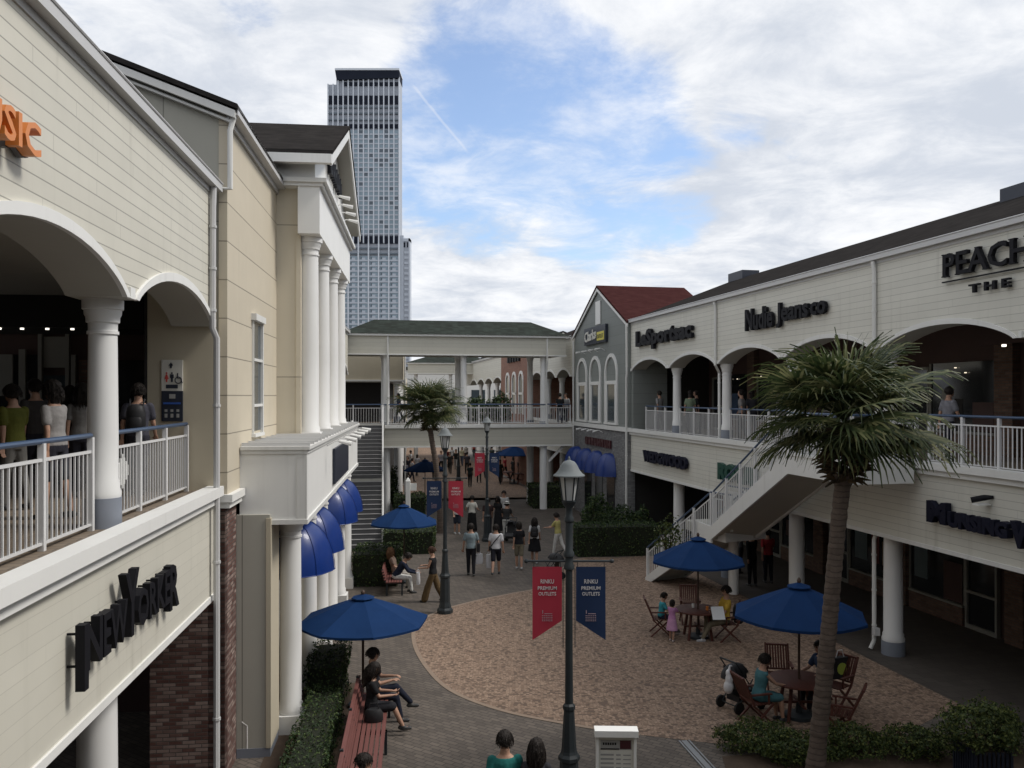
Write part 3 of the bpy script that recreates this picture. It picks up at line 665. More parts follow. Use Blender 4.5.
M['stair_grey'] = mat('stair_grey', (.10,.10,.105), .7, var=.2, vs=4)
up_flight(LS, -1.5, -.04, 34.9, 0, 38.9, 2.35, 14, 'stair_grey')
put('landing', MB().box(-1.5, .04, 38.9, 40.2, 2.1, 2.35), M['shop_pale'], LS)
up_flight(LS, -1.5, -.04, 40.2, 2.35, 44.2, 4.7, 14, 'stair_grey')
put('handrail', MB().tube([(.0, 34.9, 1.0), (.0, 38.9, 3.35), (.0, 40.2, 3.35), (.0, 44.2, 5.7)], .03), M['rail'], LS)
hp = MB()
for s, z in ((34.95,.0),(37,1.2),(38.9,2.35),(40.2,2.35),(42.2,3.5),(44.1,4.7)): hp.box(-.025, .025, s-.025, s+.025, z+.2, z+1.0)
put('stair_post', hp, M['rail'], LS)

# ================================================================ FAR BRIDGE (in the frame of the right side)
def bridge(fr, t0, t1, s0, s1, ct0, ct1, cols, label, lab2, roofm='roof_green', hip=1.6):
    b = fthing('footbridge', label, 'bridge', fr, (t0+t1)/2, s0)
    put('deck_fascia', MB().box(t0, t1, s0, s0+.15, 3.55, 4.5), M['siding_b'], b)
    put('deck_fascia', MB().box(t0, t1, s1-.15, s1, 3.55, 4.5), M['siding_b'], b)
    put('deck', MB().box(t0, t1, s0+.15, s1-.15, 4.2, 4.66), M['deck'], b)
    e = MB(); e.box(t0, t1, s0-.1, s0+.3, 4.5, 4.68); e.box(t0, t1, s0-.03, s0+.2, 3.47, 3.55); put('deck_edge', e, M['white_r'], b)
    put('canopy_fascia', MB().box(ct0, ct1, s0-.05, s0+.1, 8.42, 9.36), M['siding_b'], b)
    put('canopy_fascia', MB().box(ct0, ct1, s1-.1, s1+.05, 8.42, 9.36), M['siding_b'], b)
    put('canopy_fascia', MB().box(ct0, ct0+.1, s0+.1, s1-.1, 8.42, 9.36), M['siding_b'], b)
    put('canopy_fascia', MB().box(ct1-.1, ct1, s0+.1, s1-.1, 8.42, 9.36), M['siding_b'], b)
    put('canopy_ceiling', MB().box(ct0+.1, ct1-.1, s0+.1, s1-.1, 8.5, 8.6), M['soffit'], b)
    g = MB(); g.box(ct0-.15, ct1+.15, s0-.2, s0-.05, 9.36, 9.48); g.box(ct0-.05, ct1+.05, s0-.08, s0+.1, 8.36, 8.42); put('gutter', g, M['white_r'], b)
    sm = (s0+s1)/2; zz = 9.47
    v = [(ct0-.2, s0-.25, zz), (ct1+.2, s0-.25, zz), (ct1+.2, s1+.25, zz), (ct0-.2, s1+.25, zz), (ct0+hip, sm, 10.35), (ct1-hip, sm, 10.35)]
    put('roof', MB().add(v, [(0,1,5,4), (1,2,5), (2,3,4,5), (3,0,4), (3,2,1,0)]), M[roofm], b)
    for t, s, zb in cols: 
        put('column', MB().lathe([(.2,0),(.2,3.5)], (t, s, zb), 20), M['column'], b) if zb == 0 else None
        column(b, t, s, 4.66, 8.5, .17, plinth=.15)
    return b
FB = bridge(FR, 1.98, 12.25, 45.08, 48.4, .0, 11.9, [(2.2,45.45,0), (6.32,45.45,1), (10.73,45.45,0), (6.35,48.0,1), (10.55,48.0,0), (2.2,48.0,0)], 'covered footbridge with dark green roof crossing the street beyond the palm', '')
for t in (2.25, 10.85): pipe(FB, [(t, 45.0, 9.4), (t, 45.0, 8.0), (t, 45.2, 7.7), (t, 45.2, 4.7)], .05)
put('brace', MB().bar((11.0,45.4,2.6), (11.9,45.4,3.5), .12), M['white_r'], FB)
railing(FR, [(12.2, 45.25, 4.66), (2.05, 45.25, 4.66)], 'white railing with dark handrail along the front of the far footbridge', post=1.27, gap=.13)
railing(FR, [(12.2, 48.2, 4.66), (2.05, 48.2, 4.66)], 'white railing along the rear of the far footbridge', post=2.5, gap=.2)
railing(FS, [(-.05, 44.3, 4.68), (-1.5, 44.3, 4.68), (-3.2, 44.3, 4.68)], 'white railing at the head of the grey stair', post=1.5, gap=.13)
put('landing', MB().box(-3.3, .1, 44.2, 48.0, 4.3, 4.7), M['shop_pale'], LS)

# second bridge, farther away
bridge(FL, 1.9, 12, 84, 88, -1.0, 7.6, [(-.2,84.5,0), (3.2,84.5,1), (7,84.5,0)], 'second covered footbridge seen small through the first one', '', hip=2.5)

# beige block on the left behind the bridge
LC = fthing('beige_building', 'plain beige block with open dark arcade left behind the far footbridge', 'building', FL, -1.0, 50)
put('upper_wall', MB().box(-9, -.85, 50, 60, 7.15, 9.9), M['beige_plain'], LC)
put('wall_edge', MB().box(-9, -.8, 49.95, 50.1, 7.05, 7.15), M['white_r'], LC)
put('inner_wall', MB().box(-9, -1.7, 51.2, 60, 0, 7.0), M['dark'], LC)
put('deck', MB().box(-9, -.85, 48.6, 60, 4.2, 4.66), M['deck'], LC)
put('ceiling', MB().box(-9, -.9, 50.1, 60, 7.0, 7.05), M['soffit'], LC)
for t, s in ((-1.2,50.4), (-1.2,55), (-1.2,59.5)):
    column(LC, t, s, 4.66, 7.05, .2); put('column', MB().lathe([(.22,0),(.22,4.2)], (t,s,0), 16), M['column'], LC)
put('downspout', MB().tube([(-.75,50,9.8),(-.75,50,0)], .05), M['white_r'], LC)
put('end_wall', MB().box(-1.5, -.85, 60, 60.2, 0, 9.9), M['beige_plain'], LC)

# ================================================================ RIGHT SIDE
RB = fthing('arcade_building', 'long pale boarded arcade building with five arches and dark roof, on the stair side', 'building', FR, TR, 20)
bs = [35.96-4.43*i for i in range(11)]
spans = [(bs[i+1]+.17, bs[i]-.17) for i in range(10)]
arcade(RB, FR, TR, -1, bs[10], 35.96, spans, wall='siding_r', upper_cols=bs[1:10], lower_cols=bs[1:10], seed=21, trim='white_r')
put('end_wall', MB().box(TR+.02, TR+1.6, 35.7, 35.95, 4.7, 8.1), M['green_siding'], RB)
for i in (2, 4): pipe(RB, [(TR-.1, bs[i]+.0, 9.42), (TR-.055, bs[i], 9.2), (TR-.055, bs[i], 7.25), (TR+.25, bs[i]+.35, 7.0), (TR+.25, bs[i]+.35, 4.72)], .05)
pipe(RB, [(TR+.3, bs[4]+.42, 2.9), (TR+.2, bs[4]+.38, 2.7), (TR+.2, bs[4]+.38, .25), (TR+.1, bs[4]+.38, .05)], .05)
put('junction_box', MB().box(TR+.1, TR+.24, bs[4]+.2, bs[4]+.33, .4, .58), M['gutter'], RB)
for k in range(4): put('ceiling_spot', MB().lathe([(.05,0),(.05,.05)], (TR+2.6, 17.2-.75*k, 7.35), 10), M['spot'], RB)
put('track_rail', MB().box(TR+2.55, TR+2.65, 14, 18, 7.42, 8.1), M['shop_wall'], RB)
put('roof_unit', MB().box(TR+4.6, TR+5.4, 34.5, 35.9, 11.2, 11.72), M['sign_dark'], RB)
put('roof_unit', MB().box(TR+4.4, TR+5.6, 14.5, 19.4, 11.2, 11.62), M['sign_dark'], RB)
put('brick_wall', MB().box(TR+1.4, TR+3.6, 9, 13.75, 4.7, 8.1), M['brick_dim'], RB)
railing(FR, [(TR+.4, 35.1, 4.68), (TR+.4, 31.75, 4.68)], 'pale railing under the arch beside the grey gabled building', post=1.1)
railing(FR, [(TR+.4, 31.3, 4.68), (TR+.4, 27.3, 4.68)], 'pale railing under the second arch from the grey gabled building', post=1.3)
railing(FR, [(TR+.4, 26.9, 4.68), (TR+.4, 22.9, 4.68)], 'pale railing under the third arch, above the head of the white stair', post=1.3)
railing(FR, [(TR+.15, 16.55, 4.7), (TR+.15, 12.5, 4.7), (TR+.15, 8, 4.7)], 'white railing with blue handrail right of the stair platform', post=.93)
# lettering, right side: reads towards the viewer
qr = lambda s, z, o=.05: (lambda u, v, w: (TR-o-w, s-u, z+v))
def rsign(label, s, z, m, items, cat='sign'):
    g = fthing('shop_sign', label, cat, FR, TR-.05, s, z)
    for a in items: put('sign_letters', put_text(MB(), a[0], qr(a[1], a[2]), **a[3]), M[m], g)
    return g
rsign('dark rounded raised letters over the first arch beside the grey gable', 34.9, 8.2, 'letter', [('LeSportsac', 34.9, 8.12, dict(w=6.0, h=.86, depth=.12, bold=.045))])
rsign('black uneven hand drawn letters over the palm top', 24.6, 8.3, 'letter', [('Nudie', 24.75, 8.22, dict(w=1.75, h=.68, depth=.1, bold=.03)), ('Jeans', 22.8, 8.18, dict(w=1.75, h=.72, depth=.1, bold=.03)), ('co', 20.95, 8.36, dict(w=.75, h=.36, depth=.1, bold=.03))])
pg = rsign('large black serif letters with a thin line and smaller words below', 15.8, 8.2, 'letter', [('PEACH', 15.78, 8.69, dict(w=2.3, h=.48, depth=.09, bold=.014)), ('JOHN', 13.1, 8.69, dict(w=1.9, h=.48, depth=.09, bold=.014)), ('T H E   S T O R E', 15.05, 8.27, dict(w=3.3, h=.18, depth=.07, bold=.03))])
se = MB(); se.box(TR-.05, TR-.10, 15.85, 10.9, 8.58, 8.605)
pv, _ = text_geo('PEACH', w=2.3, h=.48, depth=.09, bold=.014)
for lo, hi, skip in ((-.001, .012, (4,)), (.468, .481, (2, 3))):
    us = sorted(v[0] for v in pv if lo <= v[1] <= hi); cl_ = [[us[0]]]
    for u_ in us[1:]:
        if u_-cl_[-1][-1] < .13: cl_[-1].append(u_)
        else: cl_.append([u_])
    for i, c_ in enumerate(cl_):
        if i not in skip: zc = 8.69+(.012 if lo < .1 else .468); put('serif', MB().box(TR-.052, TR-.139, 15.78-c_[0]+.03, 15.78-c_[-1]-.03, zc-.012, zc+.012), M['letter'], pg)
put('underline', se, M['letter'], pg)
rsign('navy block capitals on the lower fascia under the railing', 34.1, 3.5, 'letter_navy', [('WEDGWOOD', 34.0, 3.46, dict(w=4.6, h=.48, depth=.12, bold=.05))])
rsign('dark green block letters behind the upper stair railing', 26.8, 3.4, 'letter_green', [('ROYAL', 26.7, 3.4, dict(w=2.9, h=.58, depth=.12, bold=.06))])
rsign('black lettering with tall first capital on the fascia right of the stair platform', 16.2, 3.4, 'letter_navy', [('M', 16.22, 3.5, dict(w=.6, h=.46, depth=.14, bold=.06)), ('UNSING', 15.57, 3.48, dict(w=1.62, h=.33, depth=.14, bold=.06)), ('W', 13.88, 3.36, dict(w=.7, h=.5, depth=.14, bold=.06)), ('EAR', 13.1, 3.48, dict(w=.8, h=.33, depth=.14, bold=.06))])
cmr = fthing('security_camera', 'small dome camera on the fascia above the black lettering', 'camera', FR, TR-.1, 14.7, 4.15)
put('camera_body', MB().tube([(TR, 14.5, 4.22), (TR-.12, 14.6, 4.2), (TR-.3, 14.75, 4.14)], [.03,.06,.06], 10), M['letter'], cmr)
put('camera_hood', MB().box(TR-.3, TR-.02, 14.55, 14.72, 4.05, 4.08), M['white'], cmr)

# --- grey gabled building
GB = fthing('gabled_building', 'grey green gabled building with three tall arched windows and dark red roof', 'building', FR, TR, 40.5)
TG = TR-.1
put('upper_wall', MB().prism([(35.98, 4.8), (35.98, 9.45), (40.5, 11.55), (45.0, 9.45), (45.0, 4.8)], m_sz, TG, TG+.3), M['green_siding'], GB)
put('lower_wall', MB().box(TG, TG+.3, 35.98, 45.0, 0, 4.6), M['brick_grey'], GB)
put('side_wall', MB().box(TG+.3, TG+9, 44.8, 45.0, 0, 9.4), M['green_siding'], GB)
put('inner_block', MB().box(TG+.32, TG+9, 36.1, 44.7, 0, 9.3), M['dark'], GB)
put('band', MB().box(TG-.08, TG+.2, 35.98, 45.05, 4.6, 4.8), M['white_r'], GB)
put('roof', MB().prism([(35.9, 9.52), (40.5, 11.68), (45.15, 9.52), (45.15, 9.42), (40.5, 11.57), (35.9, 9.42)], m_sz, TG-.12, TG+4.5), M['roof_red'], GB)
rk = MB()
for a in (35.9, 45.15): rk.prism([(a, 9.42), (40.5, 11.56), (40.5, 11.4), (a, 9.26)], m_sz, TG-.1, TG-.05)
put('rake_board', rk, M['white_r'], GB)
put('louvre', MB().box(TG-.02, TG-.05, 40.1, 40.9, 9.75, 10.9), M['white_r'], GB)
pipe(GB, [(TG-.1, 35.99, 9.35), (TG-.08, 35.99, 7.2), (TG-.08, 36.05, 7.0), (TG-.08, 36.05, .1)], .05)
pipe(GB, [(TG-.08, 44.95, 9.2), (TG-.08, 44.95, 4.9), (TG-.08, 44.95, .1)], .045)
for c in (38.4, 41.0, 43.4):
    w = .8
    def ap(off): return [(c-w-off, 4.95-off), ] + [(c+(w+off)*-math.cos(math.pi*i/14), 7.2+(w+off)*math.sin(math.pi*i/14)*1.05) for i in range(15)] + [(c+w+off, 4.95-off)]
    wi = put('window', MB().box(TG-.004, TG-.012, c-.62, c+.62, 5.05, 6.75), M['glass_tint'], GB)
    f = MB(); f.strip(ap(0)[1:-1], ap(.16)[1:-1], m_sz, TG-.07, TG-.0); f.box(TG-.07, TG, c-w-.16, c-w, 4.95, 7.2); f.box(TG-.07, TG, c+w, c+w+.16, 4.95, 7.2); f.box(TG-.09, TG, c-w-.2, c+w+.2, 4.85, 4.95); f.box(TG-.06, TG, c-w, c+w, 6.75, 6.92)
    f.box(TG-.05, TG, c-w, c-.55, 4.96, 6.74); f.box(TG-.05, TG, c+.62, c+w, 4.96, 6.74)
    put('window_frame', f, M['white_r'], wi)
for k in range(4): spot(GB, TG, 41.6-k*1.0+1.2, 4.42, -1, 'white_r')
gs = fthing('shop_sign', 'black board with white and yellow lettering under the grey gable', 'sign', FR, TG-.06, 41, 8.85)
put('sign_panel', MB().box(TG-.02, TG-.14, 38.95, 42.6, 8.80, 9.66), M['sign_dark'], gs)
cl = MB(); put_text(cl, 'Clarks', lambda u, v, w: (TG-.145-w, 42.45-u, 8.93+v+.06*u), w=2.0, h=.52, depth=.03, bold=.02); put('sign_letters', cl, M['pale_sign'], gs)
put('sign_patch', MB().box(TG-.145, TG-.16, 39.15, 40.3, 8.92, 9.34), M['yellow'], gs)
ot = MB(); put_text(ot, 'OUTLET', lambda u, v, w: (TG-.162-w, 40.25-u, 9.02+v), w=1.0, h=.2, depth=.01); put('sign_letters', ot, M['sign_dark'], gs)
for k in range(4): spot(gs, TG, 42.9-k*1.15, 8.4, -1, 'white_r')
g2 = fthing('shop_sign', 'dull red raised letters on the grey brick above blue awnings', 'sign', FR, TG-.05, 41, 3.75)
for k in range(8):
    gl = MB(); a = 42.6-k*.55; gl.box(TG-.03, TG-.1, a, a-.13, 3.72, 4.1); gl.box(TG-.03, TG-.1, a-.26, a-.4, 3.72, 4.1); gl.box(TG-.035, TG-.095, a-.13, a-.26, 3.72+.12*(k % 3), 3.84+.12*(k % 3))
    put('sign_letter', gl, M['letter_red'], g2)
for c in (44.2, 42.3, 40.4, 38.5): awning(GB, TG-.01, c, 1.6, 2.45, 3.5, -1, .75)
for c in (42.3, 40.4, 38.5): put('shop_window', MB().box(TG-.01, TG-.03, c-.6, c+.6, .3, 2.4), M['glass'], GB)

# --- beyond the bridge on the right
RC = fthing('arcade_building', 'white arcade with pointed scallops beyond the far footbridge', 'building', FR, TR, 52)
arcade(RC, FR, TR, -1, 46, 56.6, [(46.3,49.3), (49.7,52.7), (53.1,56.2)], wall='siding_r', upper_cols=(49.5,52.9), lower_cols=(49.5,52.9), seed=31, trim='white_r')
BC = fthing('brick_building', 'orange brick building with three white arched windows seen through the far footbridge', 'building', FR, TR, 61)
put('wall', MB().box(TR-.15, TR+8, 56.7, 66.9, 0, 10.2), M['brick_far'], BC)
put('roof', MB().box(TR-.25, TR+8.1, 56.6, 67, 10.2, 10.4), M['roof_dark'], BC)
for c in (59, 61.5, 64):
    w = .8
    wi = put('window', MB().box(TR-.16, TR-.17, c-.6, c+.6, 5.0, 7.6), M['glass_tint'], BC)
    f = MB(); pa = [(c-w*math.cos(math.pi*i/12), 7.2+w*math.sin(math.pi*i/12)) for i in range(13)]; pb = [(c-(w-.2)*math.cos(math.pi*i/12), 7.2+(w-.2)*math.sin(math.pi*i/12)) for i in range(13)]
    f.strip(pb, pa, m_sz, TR-.22, TR-.15); f.box(TR-.22, TR-.15, c-w, c-w+.2, 4.9, 7.2); f.box(TR-.22, TR-.15, c+w-.2, c+w, 4.9, 7.2); f.box(TR-.22, TR-.15, c-w, c+w, 6.3, 6.45); put('window_frame', f, M['white'], wi)
bsn = fthing('shop_sign', 'black raised letters high on the orange brick wall', 'sign', FR, TR-.2, 61, 8.8)
bl = MB()
for k in range(5): bl.box(TR-.18, TR-.3, 63.6-k*.95, 63.1-k*.95, 8.7, 9.4+.3*(k in (0, 4)))
put('sign_letters', bl, M['letter'], bsn)
RD = fthing('arcade_building', 'pale arcade continuing past the orange brick building', 'building', FR, TR, 76)
arcade(RD, FR, TR, -1, 67, 88, [(67.4,71.3), (71.7,75.7), (76.1,80.1), (80.5,84.5)], wall='siding_r', upper_cols=(71.5,75.9,80.3), lower_cols=(71.5,75.9,80.3), seed=41, trim='white_r')
EB = fthing('far_building', 'white two storey building closing the street far behind the bridges', 'building', FL, 4, 112)
put('wall', MB().box(-12, 22, 112, 124, 0, 9.6), M['white_r'], EB)
for k in range(9):
    put('window', MB().box(-8+k*3, -6.2+k*3, 111.95, 111.98, 5, 7), M['glass_tint'], EB); put('shop_window', MB().box(-8+k*3, -5.8+k*3, 111.95, 111.98, .3, 3), M['glass'], EB)
put('roof', MB().box(-12.3, 22.3, 111.7, 124.3, 9.6, 10), M['roof_green'], EB)
EC = fthing('far_building', 'low beige row left of the street behind the second footbridge', 'building', FL, -3, 75)
put('wall', MB().box(-12, -1.4, 62, 110, 0, 8.3), M['beige_plain'], EC)
for k in range(9): put('shop_window', MB().box(-1.39, -1.36, 63.5+k*5, 67+k*5, .4, 3.2), M['glass'], EC)

# ================================================================ WHITE STAIR on the right
WS = fthing('stair', 'white outdoor stair with dark underside dropping from the upper walk to the square', 'stair', FR, TR-.9, 18)
tn, tf = TR-1.72, TR-.2
put('platform', MB().box(tn+.06, tf, 16.66, 19.3, 4.42, 4.7), M['soffit'], WS)
pf = MB(); pf.box(tn, tn+.06, 16.6, 19.3, 4.28, 4.8); pf.box(tn+.06, tf, 16.6, 16.66, 4.28, 4.8); pf.box(tn-.03, tn+.0, 16.57, 19.3, 4.74, 4.8); put('platform_fascia', pf, M['white_r'], WS)
flight(WS, tn, tf, 19.3, 4.7, 23.8, 2.2, 14, tread='soffit')
put('landing', MB().box(tn+.07, tf, 23.8, 25.9, 1.9, 2.2), M['soffit'], WS)
put('landing_fascia', MB().box(tn, tn+.07, 23.8, 25.0, 1.8, 2.3), M['white_r'], WS)
put('support_column', MB().lathe([(.16,0),(.16,1.9)], (tf-.3, 24.8, 0), 16), M['column'], WS)
FQ = Frame(math.atan2(1.5, 2.8)); tq, sq = FQ.ts(6.0, 25.8)
W2 = fthing('stair', 'lower white stair flight turning out to the pink paving', 'stair', FQ, tq+.75, sq+1.6)
put('landing', MB().box(tq, tq+1.6, sq-.7, sq, 1.85, 2.19), M['white_r'], W2)
flight(W2, tq, tq+1.5, sq, 2.2, sq+3.2, .0, 12, tread='soffit')
railing(FR, [(TR-.1, 16.66, 4.7), (tn+.05, 16.66, 4.7), (tn+.05, 19.3, 4.7)], 'white railing round the stair platform behind the tall palm', post=.9)
railing(FR, [(tn+.05, 19.35, 4.72), (tn+.05, 23.7, 2.28)], 'sloping white railing on the street side of the upper flight', post=1.1, gap=.13)
railing(FR, [(tf-.05, 19.35, 4.72), (tf-.05, 23.7, 2.28), (tf-.05, 25.8, 2.2)], 'sloping white railing on the wall side of the upper flight', post=1.1, gap=.13)
railing(FQ, [(tq+.05, sq-.9, 2.2), (tq+.05, sq, 2.2), (tq+.05, sq+3.15, .02)], 'sloping white railing of the lower flight, street side', post=1.05, gap=.12)
railing(FQ, [(tq+1.45, sq, 2.2), (tq+1.45, sq+3.15, .02)], 'sloping white railing of the lower flight, hedge side', post=1.05, gap=.12)

# ================================================================ bridge the photograph is taken from
NB = fthing('footbridge', 'covered footbridge the viewer stands on', 'bridge', F0, 4, -2)
put('deck', MB().box(-4, 13.5, -4.2, .25, 4.2, 4.7), M['deck'], NB)
put('deck_fascia', MB().box(-4, 13.5, .25, .4, 3.55, 4.75), M['siding_b'], NB)
put('canopy_fascia', MB().box(-4, 13.2, .3, .5, 8.42, 9.36), M['siding_b'], NB)
put('ceiling', MB().box(-4, 13.2, -4.2, .3, 8.5, 8.6), M['soffit'], NB)
put('roof', MB().add([(-4,.6,9.45),(13.4,.6,9.45),(13.4,-4.6,9.45),(-4,-4.6,9.45),(-2,-2,10.4),(11.5,-2,10.4)], [(0,1,5,4),(1,2,5),(2,3,4,5),(3,0,4),(3,2,1,0)]), M['roof_green'], NB)
put('rear_wall', MB().box(-4, 13.2, -5.2, -5, 0, 9.4), M['beige_plain'], NB)

# ================================================================ hotel tower
TD = 640.0; ux = lambda px: X(px, TD); uz = lambda py: Z(py, TD)
HT = thing('hotel_tower', 'very tall pale grey hotel tower with dark crown far behind the street', 'tower', (ux(365), TD+20, 0), .0)
o_ = (ux(365), TD+20, 0); ORG[HT.name] = o_
x0, x1 = ux(328), ux(399); yf = TD; yb = TD+18
put('shaft', MB().box(x0, x1, yf+1.2, yb, 0, uz(84)), M['tower_band'], HT)
put('shaft_top', MB().box(ux(336), x1, yf+1.2, yb, uz(84), uz(76)), M['tower_band'], HT)
cp = MB(); cp.prism([(ux(337), uz(80.5)), (ux(335.5), uz(72)), (ux(335.5), uz(69)), (ux(399.3), uz(69)), (ux(399.3), uz(78.5)), (ux(398), uz(78.5))], m_tz, yf-1.5, yb); put('crown', cp, M['tower_dark'], HT)
put('crown_rim', MB().box(ux(335.3), ux(399.6), yf-1.9, yb+.5, uz(71), uz(69)), M['tower_fin'], HT)
for p in (340.5, 395): put('roof_mast', MB().tube([(ux(p), yf+8, uz(69)), (ux(p), yf+8, uz(64))], [.9,.3]), M['tower_band'], HT)
fn = MB(); nfin = 15; fx = [x0+(x1-x0)*i/(nfin-1) for i in range(nfin)]
for i, x in enumerate(fx):
    top = uz(84) if i < 2 else uz(77)
    fn.box(x-.42, x+.42, yf-.6, yf+1.2, uz(243), top)
    if i % 2 == 0: fn.box(x-.5, x+.5, yf-.8, yf+1.2, 0, uz(243))
put('facade_fins', fn, M['tower_fin'], HT)
def trow(y0, y1, m, name, i0=0, dep=.0, frac=.62, single_=True):
    w = (fx[1]-fx[0]); mb = MB()
    for i in range(i0, nfin-1):
        c = (fx[i]+fx[i+1])/2
        if single_: put(name, MB().box(c-w*frac/2, c+w*frac/2, yf+.2, yf+1.25, uz(y1), uz(y0)), M[m], HT)
        else: mb.box(c-w*frac/2, c+w*frac/2, yf+.2, yf+1.25, uz(y1), uz(y0))
    return mb
trow(82, 85.5, 'tower_dark', 'window', 3); trow(95.5, 104, 'tower_dark', 'window', 0, frac=.68); trow(124, 128, 'tower_dark', 'window', 3); trow(236, 243.5, 'tower_dark', 'window', 0, frac=.66)
bd = MB()
for y in (106.5, 112.5, 119, 247.5, 253): put('louvre_band', MB().box(x0+.8, x1-.8, yf-.45, yf+1.22, uz(y+1.4), uz(y)), M['tower_mid'], HT)
wn_ = MB(); rnd = random.Random(5); y = 130.0
sp = MB()
while y < 234:
    w = fx[1]-fx[0]
    for i in range(nfin-1):
        c = (fx[i]+fx[i+1])/2
        wn_.box(c-w*.4, c+w*.4, yf+.5, yf+1.22, uz(y+3.2), uz(y), 1 if rnd.random() < .22 else 0)
    sp.box(x0+.8, x1-.8, yf+.1, yf+1.21, uz(y+4.72), uz(y+3.4)); y += 4.75
while y < 392:
    if y < 256: y = 256.0
    for i in range(0, nfin-1, 2):
        a, b = fx[i], fx[min(i+2, nfin-1)]
        wn_.box(a+.8, b-.8, yf+.5, yf+1.22, uz(y+3.4), uz(y), 0)
        wn_.box(a+1.4, a+2.6, yf+.45, yf+1.2, uz(y+3.0), uz(y+.6), 1)
        c = (a+b)/2; sp.box(c-1.3, c+1.3, yf+.3, yf+1.2, uz(y+4.2), uz(y+1.6))
    sp.box(x0+.8, x1-.8, yf+.05, yf+1.21, uz(y+5.2), uz(y+3.6)); y += 5.3
put('windows', wn_, [M['tower_glass'], M['tower_mid']], HT, kind='stuff')
put('spandrels', sp, M['tower'], HT)
put('side_wing', MB().box(x1+.01, ux(408.5), yf+6, yb-3, 0, uz(240)), M['tower_band'], HT)
wg = MB(); wg.box(ux(401), ux(409), yf+5.2, yb-3, uz(240), uz(237)); wg.box(ux(407.6), ux(409), yf+5.2, yb-3, 0, uz(237)); wg.box(x1+.02, ux(402.6), yf+5.4, yb-3, 0, uz(234))
yy = 250
while yy < 390: wg.box(ux(403.3), ux(407.5), yf+5.5, yf+6.1, uz(yy+2.4), uz(yy)); yy += 5.3
put('wing_trim', wg, M['tower'], HT)
for p in (403.3, 407): put('window', MB().box(ux(p-1), ux(p+1), yf+5.6, yf+6.1, uz(246), uz(241)), M['tower_dark'], HT)
put('flat_roof', MB().box(TG+4.45, TG+9.05, 36.0, 45.0, 9.41, 9.5), M['roof_dark'], GB)
# ================================================================ GROUND
def sheet(name, pts, z, m, label=None):
    mb = MB(); mb.add([(x, y, z) for x, y in pts], [tuple(range(len(pts)))]); return single(name, mb, M[m], label, None, kind='structure')
sheet('ground', [(-1500,-300), (1500,-300), (1500,3000), (-1500,3000)], -.004, 'ground')
sheet('grey_path', [(-9,-6), (16,-6), (12,20), (7,50), (6,60), (-9,60)], 0, 'path')
def smooth_poly(pts, n=6):
    out = []; N = len(pts)
    for i in range(N):
        p0, p1, p2, p3 = (Vector(pts[(i+j-1) % N]) for j in range(4))
        for k in range(n):
            t = k/n; out.append(tuple(.5*((2*p1)+(p2-p0)*t+(2*p0-5*p1+4*p2-p3)*t*t+(3*p1-p0-3*p2+p3)*t**3)))
    return out
edge = [G(*p) for p in ((655,560),(615,558),(575,560),(545,585),(510,594),(480,600),(440,611),(417,625),(414,642),(425,665),(450,690),(500,710),(570,724.5),(640,735),(700,744),(780,752))]
plaza = smooth_poly(edge, 5)[5:-14] + [FR.xy(TR-4.9, 13.6), FR.xy(TR-3.0, 13.6), FR.xy(TR-.35, 15.0), FR.xy(TR-.35, 27), FR.xy(TR-.35, 31.5)]
sheet('pink_square', plaza, .005, 'plaza')
bd = MB(); bpts = [Vector((*p, .009)) for p in smooth_poly(edge, 5)[5:-14]]
for a, b in zip(bpts[:-1], bpts[1:]):
    d = (b-a); n = Vector((-d.y, d.x, 0)).normalized()*.05; bd.quad(a-n, b-n, b+n, a+n)
single('border_stones', bd, M['kerb'], None, None, kind='structure')
sheet('pink_street', [G(395,499), G(560,497), FR.xy(TR-.5, 50), FR.xy(TR-.5, 110), FL.xy(-1.3,110), FL.xy(-1.3,50)], .005, 'plaza')
sheet('arcade_floor', [FR.xy(TR-.3, -4), FR.xy(TR+4, -4), FR.xy(TR+4, 35.9), FR.xy(TR-.3, 35.9)], .008, 'arcade_floor')
sheet('arcade_floor', [FL.xy(TL-.0, -4), FL.xy(TL-4.4, -4), FL.xy(TL-4.4, 13.9), FL.xy(TL-.0, 13.9)], .008, 'arcade_floor')
dr = MB(); a = Vector((*G(684,741), 0)); b = Vector((*G(722,783), 0)); dd = (b-a).normalized(); nn = Vector((-dd.y, dd.x, 0))
for o, w, z in ((-.09,.03,.016),(.09,.03,.016),(0,.1,.012)):
    dr.prism([tuple((a+nn*(o-w/2)).xy), tuple((b+nn*(o-w/2)).xy), tuple((b+nn*(o+w/2)).xy), tuple((a+nn*(o+w/2)).xy)], m_ts, .009, z)
single('drain_channel', dr, M['steel'], 'steel drain channel running over the grey paving by the low bushes', 'drain')
sheet('planting_bed', [G(722,757), G(800,752), (FR.xy(TR-3.6,13.9)), (FR.xy(TR-.6,13.6)), (9.5,11.2), (3.2,11.2)], .012, 'soil')
sheet('planting_bed', [FL.xy(-2.62,11), FL.xy(-1.3,11), FL.xy(-1.3,18.6), FL.xy(-2.62,18.6)], .01, 'soil')

